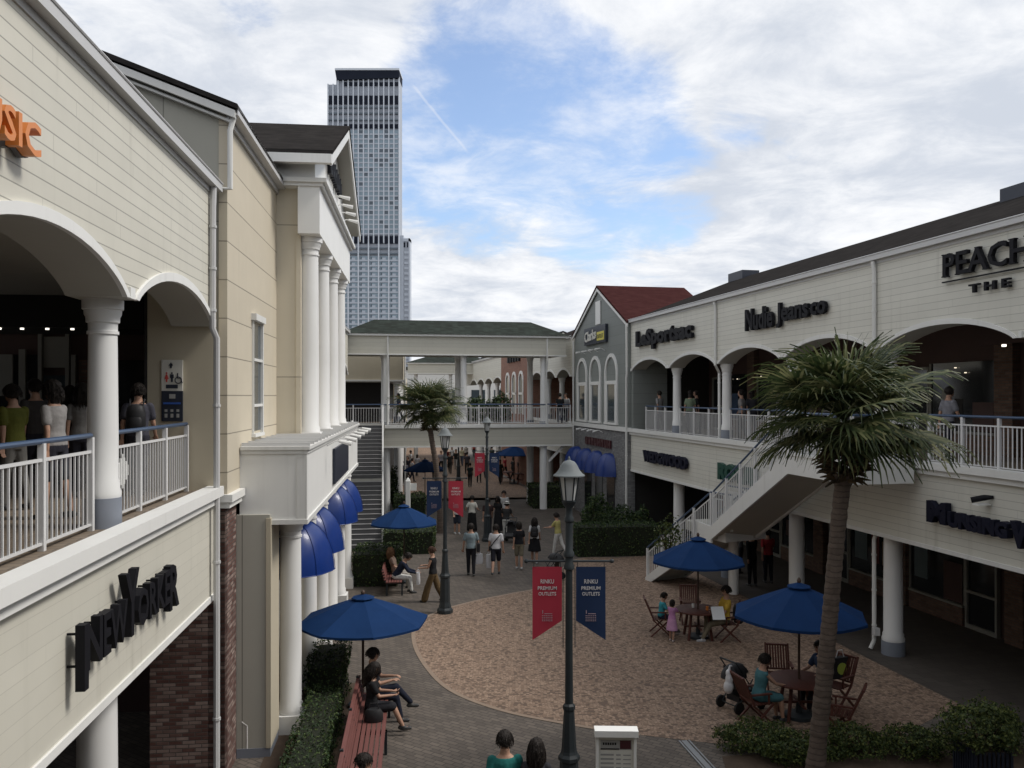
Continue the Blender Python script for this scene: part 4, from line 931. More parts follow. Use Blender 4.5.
# ================================================================ PLANTS
def leaves(mb, pts, size, rnd):
    for p, n in pts:
        d = Vector((rnd.gauss(0,1), rnd.gauss(0,1), rnd.gauss(0,1)))*.6+n*.8
        if d.length < 1e-3: continue
        d.normalize(); u = d.orthogonal().normalized(); u.rotate(Matrix.Rotation(rnd.random()*6.28, 3, d)); w = d.cross(u)
        s = size*rnd.uniform(.6,1.3)
        mb.add([p-u*s*.5, p+w*s*.28+d*s*.1, p+u*s*.5, p-w*s*.28+d*s*.1], [(0,1,2,3)], False, 0)
def hedge(label, x0, x1, y0, y1, h, rz=0, dens=260, size=.075, seed=1, m='leaf_hedge', group=None, name='hedge', rough=.07):
    rnd = random.Random(seed); cx, cy = (x0+x1)/2, (y0+y1)/2; a, b = (x1-x0)/2, (y1-y0)/2
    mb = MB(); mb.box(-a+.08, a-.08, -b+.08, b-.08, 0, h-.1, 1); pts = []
    faces = [((2*a)*(2*b), 'z'), ((2*a)*h, 'y-'), ((2*b)*h, 'x-'), ((2*b)*h, 'x+'), ((2*a)*h, 'y+')]
    for ar, f in faces:
        for _ in range(int(ar*dens)):
            u, v = rnd.uniform(-1,1), rnd.uniform(-1,1)
            if f == 'z': p = Vector((u*a, v*b, h)); n = Vector((0,0,1))
            elif f[0] == 'y': sg = -1 if f[1] == '-' else 1; p = Vector((u*a, sg*b, (v*.5+.5)*h)); n = Vector((0,sg,0))
            else: sg = -1 if f[1] == '-' else 1; p = Vector((sg*a, u*b, (v*.5+.5)*h)); n = Vector((sg,0,0))
            q = noise.noise(p*1.6+Vector((seed*3.1,0,0)))*rough*1.7+noise.noise(p*7+Vector((seed,2,0)))*rough*.6-abs(rnd.gauss(0,.045))
            pts.append((p+n*q, n))
    leaves(mb, pts, size, rnd)
    return single(name, mb, [M[m], M['core']], label, name, (cx, cy, 0), rz, group)
def bush(label, x, y, z, rx, ry, rz_, n, size=.08, seed=1, m='leaf_hedge2', group=None, name='bush', stem=True):
    rnd = random.Random(seed); mb = MB(); pts = []
    for _ in range(n):
        d = Vector((rnd.gauss(0,1), rnd.gauss(0,1), rnd.gauss(0,1))).normalized()
        f = .8+.5*noise.noise(d*1.7+Vector((seed*1.7,0,0)))+.4*noise.noise(d*4+Vector((0,seed,0))); r = f*rnd.uniform(.55,1)**.5
        p = Vector((d.x*rx*r, d.y*ry*r, rz_*.95+d.z*rz_*r))
        if p.z > .02: pts.append((p, d))
    leaves(mb, pts, size, rnd)
    root = thing(name, label, 'bush', (x, y, z), 0, group)
    put('foliage', mb, M[m], root)
    st = MB()
    for k in range(7): 
        t = rnd.random()*6.28; st.tube([(0,0,0), (math.cos(t)*rx*.3, math.sin(t)*ry*.3, rz_*.7), (math.cos(t)*rx*.6, math.sin(t)*ry*.6, rz_*1.3)], [.018,.012,.005], 5)
    put('stems', st, M['leaf_dry'], root)
    return root
la = FL.a
p = FL.xy(-1.72, 14.2); hedge('low clipped hedge between the red bench and the white columns', p[0]-.32, p[0]+.32, p[1]-2.2, p[1]+2.2, .72, la, 520, .055, 3)
p = FL.xy(-1.82, 17.7); hedge('taller end block of hedge beside the second white column', p[0]-.36, p[0]+.36, p[1]-.9, p[1]+.9, .98, la, 480, .06, 4)
hedge('dark clipped hedge directly behind the far bench', -5.3, -3.75, 27.6, 29.6, 1.12, .05, 260, .08, 5)
hedge('dark hedge block around the parasol behind the far bench', -5.2, -3.2, 33.2, 36.6, .95, .1, 200, .09, 6)
hedge('small dark hedge under the far footbridge on the stair side', -6.2, -4.6, 44, 46, 1.0, .15, 150, .1, 7)
hedge('long dark hedge along the pink square below the grey gabled building', 2.4, 5.75, 32.8, 34.0, 1.22, .08, 240, .085, 8)
hedge('dark hedge at the foot of the far footbridge columns on the gable side', 1.0, 2.9, 46.8, 49.2, 1.25, .15, 150, .1, 9)
bush('tall dark shrub before the blue awnings of the grey building', X(597,38.5), 38.5, 0, .8, .8, .95, 2600, .12, 11, 'leaf_hedge')
bush('round dark shrub nearest the white stair behind the long hedge', X(640,35.6), 35.6, 0, .75, .7, .8, 2200, .12, 12, 'leaf_hedge')
bush('dark shrub between its two neighbours behind the long hedge', X(619,37), 37, 0, .75, .7, .75, 2200, .12, 13, 'leaf_hedge')
k = 0
for px, d, rx, ry, rz_, lab in ((752,14.9,.8,.5,.27,'low yellow green bush at the paving corner, next to the drain channel'), (793,14.4,.75,.5,.26,'low bush directly in front of the tall palm trunk'), (848,14.7,.8,.5,.27,'low sparse bush just past the palm trunk'), (918,14.6,.75,.5,.30,'low bush between palm and slatted planter'), (1000,14.8,.5,.5,.42,'leafy bush behind the slatted planter at the picture edge')):
    k += 1; bush(lab, X(px,d), d, 0, rx, ry, rz_, 4200, .055, 20+k, group='low bushes in the planting bed')
pl = thing('planter', 'dark slatted planter box standing in the planting bed', 'planter', (X(983,13.5), 13.5, 0))
sm = MB()
for i in range(9):
    for j in (-.3, .3): sm.box(-.3+i*.07, -.26+i*.07, j-.015, j+.015, .05, .66); sm.box(j-.015, j+.015, -.28+i*.07, -.24+i*.07, .05, .66)
put('slats', sm, M['sign_dark'], pl); put('liner', MB().box(-.27,.27,-.27,.27,.02,.6), M['soil'], pl)
bush('round bright green bush growing out of the slatted planter', X(980,13.5), 13.5, .52, .72, .6, .46, 4200, .06, 31)

def palm(label, x, y, lean, h, seed, crown_r=1.0):
    rnd = random.Random(seed); root = thing('palm_tree', label, 'palm tree', (x, y, 0))
    tp = [(lean[0]*(q**1.5)+.05*math.sin(q*4), lean[1]*q**1.5, h*q) for q in [i/90 for i in range(91)]]
    rad = [.138*(1-.14*min(1, q*1.4))+.05*max(0, 1-q*9)+(.007 if i % 3 == 0 else -.002)+rnd.uniform(-.005,.005) for i, q in [(i, i/90) for i in range(91)]]; rad[-1] = .19; rad[-2] = .17; rad[-3] = .15
    put('trunk', MB().tube(tp, rad, 20), M['trunk'], root)
    top = Vector(tp[-1])
    mb = MB()
    def fan(az, el, L, bl, dry=0, q_=.5):
        dirv = Vector((math.cos(az)*math.cos(el), math.sin(az)*math.cos(el), math.sin(el)))
        side = Vector((-math.sin(az), math.cos(az), 0))
        pts = [top+Vector((0,0,.74+.2*max(0,el)))]
        for i in range(1, 5):
            q = i/4; pts.append(pts[0]+dirv*L*q+Vector((0,0,-.22*L*q*q)))
        mb.tube(pts, [.02,.016,.014,.012,.01], 4, False, True, dry)
        tip = pts[-1]; ax = (pts[-1]-pts[-2]).normalized(); nrm = ax.cross(side).normalized()
        nseg = 26; roll = rnd.uniform(-.35,.35)
        sd = (side*math.cos(roll)+nrm*math.sin(roll))
        for i in range(nseg):
            th = (i/(nseg-1)-.5)*R(235)
            sdir = (ax*math.cos(th)+sd*math.sin(th)).normalized()
            ln = bl*(1-.28*abs(th)/2.05)*rnd.uniform(.85,1.1)
            w = (sdir.cross(nrm)).normalized()
            prev = None; P = Vector(tip); d = Vector(sdir); g = rnd.uniform(.8,1.6)*(.75+.5*q_)
            widths = [.012,.023,.019,.010,.002]
            for j in range(5):
                u = w*widths[j]; cur = (P-u+nrm*.008, P+u-nrm*.008)
                if prev: mb.add([prev[0], prev[1], cur[1], cur[0]], [(0,1,2,3)], False, dry)
                prev = cur
                P = P+d*ln/4; d = (d+Vector((0,0,-.15*g*(j*.95+.2)**1.7))).normalized()
    n = 66
    for i in range(n):
        q = i/(n-1); el = R(82-88*q**.9+rnd.uniform(-9,9)); az = i*2.39996+rnd.uniform(-.25,.25)
        fan(az, el, (.48+.42*math.sin(math.pi*q))*crown_r*rnd.uniform(.75,1.2), .90*crown_r*rnd.uniform(.8,1.15), 0, q)
    put('crown', mb, [M['leaf_palm'], M['leaf_dry']], root)
    sk = MB()
    for i in range(3):                           # young upright spears
        az = rnd.random()*6.28; sk.tube([top+Vector((0,0,.6)), top+Vector((math.cos(az)*.2, math.sin(az)*.2, 1.35)), top+Vector((math.cos(az)*.36, math.sin(az)*.36, 1.75+.15*i))], [.02,.016,.003], 5)
    put('young_spears', sk, M['leaf_palm'], root)
    bm = MB()
    for i in range(240):
        az = rnd.random()*6.28; z = rnd.uniform(-.1,.7); r0 = .14; r1 = rnd.uniform(.28,.54)*(1-.25*abs(z-.3)); o = top+Vector((math.cos(az)*r0, math.sin(az)*r0, z)); e = top+Vector((math.cos(az)*r1, math.sin(az)*r1, z+rnd.uniform(-.16,.14)))
        bm.tube([o, (o+e)/2+Vector((0,0,.03)), e], [.035,.028,.008], 5, True, False)
    put('leaf_bases', bm, M['leaf_dry'], root)
    return root
palm('tall fan palm with drooping leaves and bare trunk before the white stair', X(815,13.6), 13.6, (.46, -.1), 4.95, 4, 1.06)
palm('smaller fan palm standing in front of the far footbridge', X(440,38.5), 38.5, (-.42, 0), 4.75, 9, 1.12)
for px, lab in ((478,'dark leafy plant on the upper walk, palm side'), (500,'dark leafy plant on the upper walk, brick building side')):
    bush(lab, X(px,52), 52, 4.2, .95, .8, 1.1, 1500, .2, px, 'leaf_hedge')
put_ = MB().box(X(470,52)-1, X(505,52)+1, 51.2, 52.9, 4.0, 4.6)
single('planter', put_, M['shop_pale'], 'long pale planter trough on the upper walk behind the far footbridge', 'planter')
bush('slender pale green plant beside the foot of the white stair', X(668,26.5), 26.5, 1.2, .55, .4, .7, 420, .11, 77)
bush('dark plant column in the dim passage under the far footbridge', X(393,47.5), 47.5, 0, .35, .4, 1.2, 1200, .14, 78, 'leaf_hedge')

# ================================================================ LAMPS AND BANNERS
def lamp_proto():
    r = thing('street_lamp', '', 'street lamp', (0,0,0))
    put('base', MB().lathe([(.225,0),(.225,.10),(.20,.14),(.18,.16),(.17,.22),(.15,.30),(.145,.34),(.135,.9),(.13,1.0),(.155,1.03),(.155,1.08),(.125,1.12),(.11,1.16),(.105,1.2),(.075,1.72),(.088,1.75),(.088,1.8),(.06,1.83)], n=8, smooth=False), M['metal'], r)
    pm = MB(); pm.lathe([(.058,1.83),(.053,2.6),(.048,3.72),(.075,3.74),(.075,3.79),(.058,3.82),(.058,3.9),(.075,3.92),(.075,3.97),(.055,4.0),(.052,4.4),(.068,4.42),(.068,4.46),(.05,4.5),(.048,4.6),(.085,4.66),(.105,4.7)], n=16); put('pole', pm, M['metal'], r)
    put('lantern_glass', MB().lathe([(.082,4.705),(.135,5.06)], n=6, smooth=False), M['lampglass'], r)
    fm = MB()
    for k in range(6):
        t = k*math.pi/3; fm.tube([(.09*math.cos(t), .09*math.sin(t), 4.69), (.143*math.cos(t), .143*math.sin(t), 5.08)], .011, 5)
    fm.lathe([(.10,4.69),(.10,4.72)], n=6, smooth=False); put('lantern_frame', fm, M['metal'], r)
    put('lantern_cap', MB().lathe([(.15,5.05),(.225,5.06),(.225,5.075),(.19,5.10),(.15,5.15),(.115,5.22),(.08,5.265),(.03,5.285),(.016,5.295),(.02,5.31),(.005,5.345)], n=24), M['lampcap'], r)
    a = MB(); a.tube([(-.6,0,3.85),(.6,0,3.85)], .016, 8); a.ball((-.61,0,3.85), .032); a.ball((.61,0,3.85), .032)
    put('banner_arm', a, M['metal'], r)
    g = MB()
    for s in (-1, 1): 
        for q in (.12, .5): g.tube([(s*q,0,3.84),(s*q,0,3.76)], .005, 5)
        g.tube([(s*.085,0,3.75),(s*.085,0,2.62)], .006, 5)
    put('banner_cord', g, M['metal'], r)
    return r
LP = lamp_proto()
lampspec = [(569,12.1,'nearest tall dark street lamp with pale bell cap and a red and a navy banner'), (445,24.3,'dark street lamp standing by the woman in brown trousers'), (487,36.3,'dark street lamp among the walkers short of the far footbridge'), (458.5,62,'thin dark street lamp beyond the far footbridge')]
def banner(x, y, s, m, rz, lab):
    r = thing('banner', lab, 'banner', (x, y, 2.7), rz, 'banners hung from the street lamps')
    n = 8; mb = MB(); vs = []; fs = []
    i0, i1 = .10, .52
    for j in range(n+1):
        for i in range(n+1):
            u = i0+(i1-i0)*i/n; zb = .30-(.30-.03)*(i/n); z = zb+(1.07-zb)*(j/n)
            vs.append((s*u, .012*math.sin(u*9+z*3)*(1-j/n), z))
    for j in range(n):
        for i in range(n): fs.append((j*(n+1)+i, j*(n+1)+i+1, (j+1)*(n+1)+i+1, (j+1)*(n+1)+i))
    mb.add(vs, fs, True); put('banner_cloth', mb, M[m], r)
    c = s*.31
    for w, z, ww, hh in (('RINKU', .835, .19, .06), ('PREMIUM', .745, .27, .05), ('OUTLETS', .665, .25, .05)):
        put('lettering', put_text(MB(), w, lambda u, v, d: (c-ww/2+u, -.022-d, z+v), w=ww, h=hh, depth=.004, bold=.012), M['banner_text'], r)
    t2 = MB(); t2.box(c-.07, c-.06, -.018, -.014, .405, .455); t2.box(c-.04, c+.07, -.018, -.014, .40, .408)
    for k in range(4):
        u0 = c-.075
        while u0 < c+.06: t2.box(u0, u0+.018, -.018, -.014, .30+k*.024, .309+k*.024); u0 += .026
    put('small_print', t2, M['banner_faint'], r)
for i, (px, d, lab) in enumerate(lampspec):
    if i == 0: LP.location = (X(px,d), d, 0); LP['label'] = lab; LP['group'] = 'street lamps along the street'
    else: dup(LP, (X(px,d), d, 0), .03*i, lab)
    where = ('nearest', 'second nearest', 'third nearest')[i] if i < 3 else None
    if where:
        a, b = (('red_cloth','navy_cloth'), ('navy_cloth','red_cloth'), ('red_cloth','navy_cloth'))[i]
        nm = {'red_cloth':'red', 'navy_cloth':'navy'}
        for s, mm in ((-1, a), (1, b)): banner(X(px,d), d, s, mm, .03*i, f'{nm[mm]} slant cut banner with white words on the {where} street lamp')

# ================================================================ PARASOLS, TABLES, CHAIRS, BENCHES
def parasol_proto():
    r = thing('parasol', '', 'parasol', (0,0,0)); n = 8; rim = 1.22
    mb = MB(); vs = []; fs = []
    k = 6
    for j in range(k+1):
        q = j/k; rr = .10+(rim-.10)*q; z = 2.52-.52*q**1.08
        for i in range(n*3):
            t = 2*math.pi*i/(n*3); c_ = .985+.015*math.cos(t*n)
            c_ = math.cos(math.pi/n)/math.cos((t % (2*math.pi/n))-math.pi/n)
            vs.append((rr*c_*math.cos(t), rr*c_*math.sin(t), z-.03*q*(1-math.cos(t*n))*.5))
    N = n*3
    for j in range(k):
        for i in range(N): fs.append((j*N+i, j*N+(i+1) % N, (j+1)*N+(i+1) % N, (j+1)*N+i))
    mb.add(vs, fs, False); mb.add([vs[k*N+i] for i in range(N)]+[(v[0], v[1], v[2]-.05) for v in vs[k*N:]], [(i, (i+1) % N, N+(i+1) % N, N+i) for i in range(N)])
    put('canopy', mb, M['parasol'], r)
    put('canopy_vent', MB().lathe([(.22,2.52),(.21,2.535),(.03,2.60),(.01,2.6)], n=8, smooth=False), M['parasol'], r)
    rb = MB()
    for i in range(n): t = 2*math.pi*i/n; rb.tube([(.05*math.cos(t), .05*math.sin(t), 2.49), (rim*.98*math.cos(t), rim*.98*math.sin(t), 1.965)], .012, 4); rb.tube([(.04*math.cos(t), .04*math.sin(t), 1.9), (rim*.5*math.cos(t), rim*.5*math.sin(t), 2.235)], .01, 4)
    put('ribs', rb, M['pole'], r)
    put('pole', MB().tube([(0,0,.05),(0,0,2.62)], .024, 10), M['pole'], r)
    put('finial', MB().lathe([(.03,2.6),(.04,2.64),(.025,2.68),(.005,2.7)], n=10), M['pole'], r)
    put('foot', MB().lathe([(.27,.01),(.27,.07),(.06,.1),(.05,.3)], n=20), M['metal'], r)
    return r
PP = parasol_proto(); grp = 'blue parasols on the square'
PP.location = (X(698,21.8), 21.8, 0); PP.rotation_euler.z = .2; PP['label'] = 'blue parasol over the table by the foot of the white stair'; PP['group'] = grp
u = dup(PP, (X(799,16.4), 16.4, 0), .1, 'blue parasol over the table behind the tall palm trunk', grp); u.scale = (1.05,1.05,1)
u = dup(PP, (X(363,17.0), 17.0, 0), .32, 'large blue parasol above the couple on the red bench', grp); u.scale = (1.08,1.08,.86)
u = dup(PP, (X(404,28.3), 28.3, 0), .5, 'blue parasol behind the far bench, before the grey stair', grp); u.scale = (.95,.95,1)
dup(PP, (X(425,48.5), 48.5, 0), .3, 'blue parasol glimpsed under the far footbridge beside the small palm trunk', grp)
u = dup(PP, (X(514,60), 60, 0), .3, 'widest of the blue parasols beyond the far footbridge, over the crowd', grp); u.scale = (1.3,1.3,1.05)
def chair_proto():
    r = thing('folding_chair', '', 'chair', (0,0,0))
    s = MB()
    for i in range(7): s.box(-.22, .22, -.19+i*.06, -.145+i*.06, .42, .44)
    put('seat', s, M['wood'], r)
    b = MB(); L = lambda q: (-.20-.22*q, .44+.5*q)
    for x in (-.23, .23): b.bar((x, L(-.05)[0], L(-.05)[1]), (x, L(1.05)[0], L(1.05)[1]), .035)
    b.bar((-.22, *L(1)), (.22, *L(1)), .05, .03); b.bar((-.22, *L(.1)), (.22, *L(.1)), .04, .03)
    for i in range(8): x = -.19+i*.054; b.bar((x, *L(.1)), (x, *L(1)), .036, .014)
    put('backrest', b, M['wood'], r)
    for x in (-.25, .25):
        put('leg', MB().bar((x, -.27, .0), (x, .2, .44), .035), M['wood'], r); put('leg', MB().bar((x*.9, .25, .0), (x*.9, -.22, .44), .035), M['wood'], r)
    for x in (-.25, .25): put('armrest', MB().box(x-.03, x+.03, -.26, .16, .62, .645).bar((x,.1,.43), (x,.1,.62), .03), M['wood'], r)
    return r
CP = chair_proto(); first = [True]
def chair(x, y, rz, lab):
    if first[0]: first[0] = False; CP.location = (x, y, 0); CP.rotation_euler.z = rz; CP['label'] = lab; CP['group'] = 'dark wooden folding chairs at the tables'; return CP
    return dup(CP, (x, y, 0), rz, lab)
def table(x, y, lab, group='wooden tables under the parasols'):
    r = thing('table', lab, 'table', (x, y, 0), 0, group)
    put('table_top', MB().lathe([(.56,.70),(.58,.71),(.58,.735),(.56,.745)], n=28), M['wood'], r)
    for k in range(4):
        t = .78+k*math.pi/2; put('leg', MB().bar((.42*math.cos(t), .42*math.sin(t), 0), (.3*math.cos(t), .3*math.sin(t), .70), .05), M['wood'], r)
    b = MB(); b.bar((-.36,0,.3), (.36,0,.3), .04); b.bar((0,-.36,.3), (0,.36,.3), .04); put('stretcher', b, M['wood'], r)
t1 = (X(698,21.8), 21.8); t2 = (X(799,16.4), 16.4)
table(t1[0], t1[1], 'dark round wooden table shared by the children and the man in yellow'); table(t2[0], t2[1], 'dark round wooden table where the woman in teal sits')
chair(X(660,22.2), 22.1, R(-95), 'dark folding chair the child in cyan sits on'); chair(X(727,21.6), 21.6, R(95), 'dark folding chair the man in yellow sits on'); chair(X(690,23.2), 23.2, R(175), 'dark folding chair across the children table, back to the stair')
chair(X(757,16.1), 16.1, R(-75), 'dark folding chair under the woman in teal'); chair(X(779,17.6), 17.6, R(170), 'empty dark folding chair, its slatted back seen beyond the woman in teal')
chair(X(835,17.0), 17.0, R(125), 'dark folding chair with a printed bag hung on its back'); chair(X(842,15.4), 15.5, R(62), 'empty dark folding chair nearest the low bushes past the palm trunk')
def bench(fr, t, s0, s1, lab, back=-1):
    r = fthing('bench', lab, 'bench', fr, t, (s0+s1)/2)
    s = MB()
    for i in range(6): s.box(t-.25+i*.085, t-.185+i*.085, s0, s1, .42, .45)
    put('seat', s, M['wood_bench'], r); b = MB()
    for i in range(4): x = t+back*(.28+.02*i); b.bar((x, s0, .52+i*.085), (x, s1, .52+i*.085), .07, .03)
    put('backrest', b, M['wood_bench'], r)
    n = max(2, int((s1-s0)/1.6)+1)
    for i in range(n):
        y = s0+.15+(s1-s0-.3)*i/(n-1); q = MB(); q.box(t-.25, t-.2, y-.03, y+.03, 0, .42); q.box(t+.22, t+.27, y-.03, y+.03, 0, .42); q.box(t-.25, t+.27, y-.03, y+.03, .36, .42); q.bar((t+back*.26, y, .4), (t+back*.36, y, .82), .05, .05); put('frame', q, M['metal'], r)
    return r
bench(FL, -.80, 11.3, 16.7, 'long red slatted bench beside the clipped hedge, in the foreground')
bench(FL, X(395,27.4)*FL.c+27.4*FL.n, 26.5, 28.2, 'short dark red bench where the pair sits before the far hedge')

# ================================================================ SIGNS ON THE GROUND
B = thing('directory_board', 'white framed directory board with small print at the bottom of the view', 'sign board', (X(616,11), 11, 0), -.03)
put('frame', MB().box(-.26,-.225,-.05,.05,0,1.82).box(.225,.26,-.05,.05,0,1.82).box(-.225,.225,-.05,.05,.25,.3), M['white'], B)
put('cap', MB().box(-.28,.28,-.1,.08,1.82,1.90), M['white'], B)
put('panel', MB().box(-.225,.225,-.01,.02,.3,1.82), M['pale_sign'], B)
hd = MB(); hd.box(-.2,.2,-.014,-.01,1.63,1.75); put('header', hd, M['board_grey'], B); put('header_mark', MB().box(.05,.19,-.018,-.0145,1.64,1.75), M['letter_red'], B)
hb = MB(); hb.box(-.2,.04,-.018,-.0145,1.63,1.645)
for k in range(6): hb.box(-.17+k*.03,-.15+k*.03,-.018,-.0145,1.69,1.72)
put('print', hb, M['letter'], B); pb = MB()
for k in range(22): pb.box(-.2,-.03,-.013,-.0105,1.55-k*.055,1.575-k*.055); pb.box(.0,.06,-.013,-.0105,1.55-k*.055,1.57-k*.055); pb.box(.09,.19,-.013,-.0105,1.55-k*.055,1.565-k*.055)
put('print', pb, M['board_grey'], B)
S = thing('signpost', 'white signpost with a small board behind the blue parasol', 'signpost', (X(408,36), 36, 0))
put('post', MB().box(-.09,.09,-.09,.09,0,2.55), M['white'], S); put('post_cap', MB().lathe([(.13,2.55),(.13,2.6),(.05,2.72),(.01,2.74)], n=4, smooth=False, rot=.785), M['white'], S); put('board', MB().box(.1,.36,-.03,.03,2.2,2.5), M['white'], S)
W = fthing('drain_stub', 'short white vent pipe at the foot of the brick corner', 'pipe', FL, TB+.13, 15.1); put('pipe', MB().tube([(TB+.14,15.0,0),(TB+.14,15.0,.55),(TB+.05,15.0,.62)], .035), M['white'], W)
# ================================================================ PEOPLE
def remesh(mb, voxel, sm=2):
    me = mb.mesh('body'); o = bpy.data.objects.new('body', me); COL.objects.link(o)
    md = o.modifiers.new('r', 'REMESH'); md.mode = 'VOXEL'; md.voxel_size = voxel; md.use_smooth_shade = True
    if sm: s = o.modifiers.new('s', 'SMOOTH'); s.iterations = sm; s.factor = .5
    out = bpy.data.meshes.new_from_object(o.evaluated_get(DG())); bpy.data.objects.remove(o); bpy.data.meshes.remove(me)
    return out
def cap_(mb, a, b, ra, rb, n=10):
    a = Vector(a); b = Vector(b); d = (b-a); d = d.normalized() if d.length > 1e-6 else Vector((0,0,1))
    mb.tube([a-d*ra*.95, a-d*ra*.6, a, b, b+d*rb*.6, b+d*rb*.95], [ra*.3, ra*.8, ra, rb, rb*.8, rb*.3], n)
def loft(mb, secs, n=16):
    """elliptical sections (centre, half width, half depth, depth axis)"""
    vs = []
    for c, w, d, fw in secs:
        for k in range(n):
            t = 2*math.pi*k/n; vs.append(c+Vector((1,0,0))*w*math.cos(t)+fw*d*math.sin(t))
    m = len(secs); fs = [(i*n+k, i*n+(k+1) % n, (i+1)*n+(k+1) % n, (i+1)*n+k) for i in range(m-1) for k in range(n)]
    fs += [tuple(reversed(range(n))), tuple((m-1)*n+k for k in range(n))]
    mb.add(vs, fs, True)
def human(label, x, y, rz, z=0, h=1.66, legs=(18,8,-16,14), arms=((-14,8,12,0),(16,8,18,0)), lean=2, seat=None, fem=False, shirt=(.5,.5,.5), sleeve='short', bottom='trousers', bcol=(.03,.03,.04), hair='short', hcol=(.02,.016,.014), hat=None, shoe=(.04,.04,.04), turn=0, nod=0, vox=.009, group=None):
    k = h/1.70; root = thing('person', label, 'person', (x, y, z), rz, group)
    V = Vector; lw = .085; joints = []
    hip0 = V((0,0,0))
    for i, sx in ((0,-1),(1,1)):
        th, kn = R(legs[2*i]), R(legs[2*i+1])
        hp = V((sx*lw, 0, -.04)); kn_ = hp+V((sx*(.05 if seat else .005), math.sin(th), -math.cos(th)))*.43; an = kn_+V((0, math.sin(th-kn), -math.cos(th-kn)))*.42
        joints.append([hp, kn_, an])
    lowest = min(j[2].z for j in joints)
    pz = (seat/k+.11) if seat else -lowest+.075
    P = V((0, 0, pz)); joints = [[P+q for q in j] for j in joints]
    if seat:
        for j in joints:
            if j[2].z < .075: j[2].z = .075
    ph = R(lean); up = V((0, math.sin(ph), math.cos(ph))); fw = V((0, math.cos(ph), -math.sin(ph)))
    shw = .148 if fem else .17; hw = .165 if fem else .155
    SEC = [(-.11, hw*.8, .09), (-.03, hw, .112), (.06, hw*.95, .105), (.15, .125 if fem else .14, .092), (.25, .135 if fem else .148, .097), (.35, .155 if fem else .168, .112), (.43, shw, .10), (.485, shw*.72, .078), (.525, .068, .066), (.60, .058, .06)]
    sec = lambda f, a, b: [(P+up*d, w+f, q+f, fw) for d, w, q in SEC if a <= d <= b]
    body = MB(); loft(body, sec(0, -1, 1))
    # head
    ty = R(turn); hc = P+up*.685+fw*.028; yaw = Matrix.Rotation(ty, 3, 'Z'); nd = Matrix.Rotation(R(-nod)-ph*.5, 3, 'X')
    HR = yaw @ nd; hp_ = lambda a, b, c: hc+HR @ V((a, b, c))
    def ell(mb, c, r, keep=None, nu=14, nv=10):
        t = MB(); t.ball((0,0,0), r, nu, nv, 0, keep); mb.add([hp_(c[0]+p[0], c[1]+p[1], c[2]+p[2]) for p in t.v], t.f, True)
    ell(body, (0,-.008,.025), (.079,.099,.097)); ell(body, (0,.022,-.045), (.060,.070,.072)); ell(body, (0,.088,-.012), (.013,.020,.022)); ell(body, (0,.075,.022), (.05,.018,.012))
    for sx in (-1,1): ell(body, (sx*.076,-.008,-.005), (.012,.02,.03))
    cap_(body, P+up*.56, hc-up*.05, .058, .054)
    AJ = []
    for i, sx in ((0,-1),(1,1)):
        f, ab, e, inw = [R(a) for a in arms[i]]
        sh = P+up*.445+V((sx*shw*1.02, 0, 0)); d1 = V((sx*math.sin(ab), math.sin(f)*math.cos(ab), -math.cos(f)*math.cos(ab)))
        el = sh+d1*.275; d2 = V((sx*math.sin(ab)*.4-sx*math.sin(inw), math.sin(f+e)*math.cos(inw), -math.cos(f+e)*math.cos(inw))).normalized()
        wr = el+d2*.245; AJ.append((sh, el, wr, d2))
        cap_(body, sh, el, .050 if not fem else .043, .038 if not fem else .034); cap_(body, el, wr, .038 if not fem else .034, .025)
        sd = d2.cross(V((0,1,0))) if abs(d2.y) < .9 else d2.cross(V((0,0,1))); sd.normalize(); sd = sd if abs(sd.y) < .8 else d2.orthogonal().normalized()
        pn = d2.cross(sd).normalized(); pl = wr+d2*.05
        for q in (-.022, 0, .022): cap_(body, wr+d2*.015+sd*q*.7, pl+d2*.03+sd*q, .016, .015, 8)
        curl = pn*(-1 if pn.dot(V((-sx,0,0))) < 0 else 1)
        for q, ln in ((-.031,.062),(-.0105,.074),(.0105,.070),(.031,.055)):
            b0 = pl+d2*.035+sd*q; b1 = b0+(d2*.85+curl*.35).normalized()*ln*.55; b2 = b1+(d2*.5+curl*.8).normalized()*ln*.5
            cap_(body, b0, b1, .0098, .0092, 7); cap_(body, b1, b2, .0092, .0082, 7)
        ts_ = sd*(1 if sd.y > 0 else -1); b0 = wr+d2*.03+ts_*.026; b1 = b0+(d2*.6+ts_*.6+curl*.3).normalized()*.04; cap_(body, b0, b1, .012, .0105, 7); cap_(body, b1, b1+(d2*.85+curl*.3).normalized()*.028, .0105, .009, 7)
    for j in joints:
        cap_(body, j[0], j[1], .082 if not fem else .084, .052); cap_(body, j[1], j[1].lerp(j[2], .35), .052, .054); cap_(body, j[1].lerp(j[2], .35), j[2], .054, .034)
        cap_(body, j[2]+V((0,-.02,-.035)), j[2]+V((0,.13,-.045)), .036, .03)
    def scale(mb): mb.v = [tuple(c*k for c in p) for p in mb.v]; return mb
    me = remesh(scale(body), vox)
    mats(me, [M['skin'], M['eye'], M['lip']])
    ey = [(hp_(sx*.03, .082, .008))*k for sx in (-1,1)]; mo = hp_(0,.085,-.058)*k; ax = HR @ V((1,0,0))
    for p in me.polygons:
        c = p.center
        if min((c-e).length for e in ey) < .013*k: p.material_index = 1
        elif abs((c-mo).dot(ax)) < .024*k and abs(c.z-mo.z) < .008*k and (c-mo).length < .03*k: p.material_index = 2
    put('body', me, None, root)
    def cloth(name, mb, col, m='cloth', v=.012, sm=3):
        o = put(name, remesh(scale(mb), v, sm), M[m], root); o.color = (*col, 1); return o
    # hair
    hm = MB(); keep = lambda p: not (p[1] > .028 and p[2] < .052)
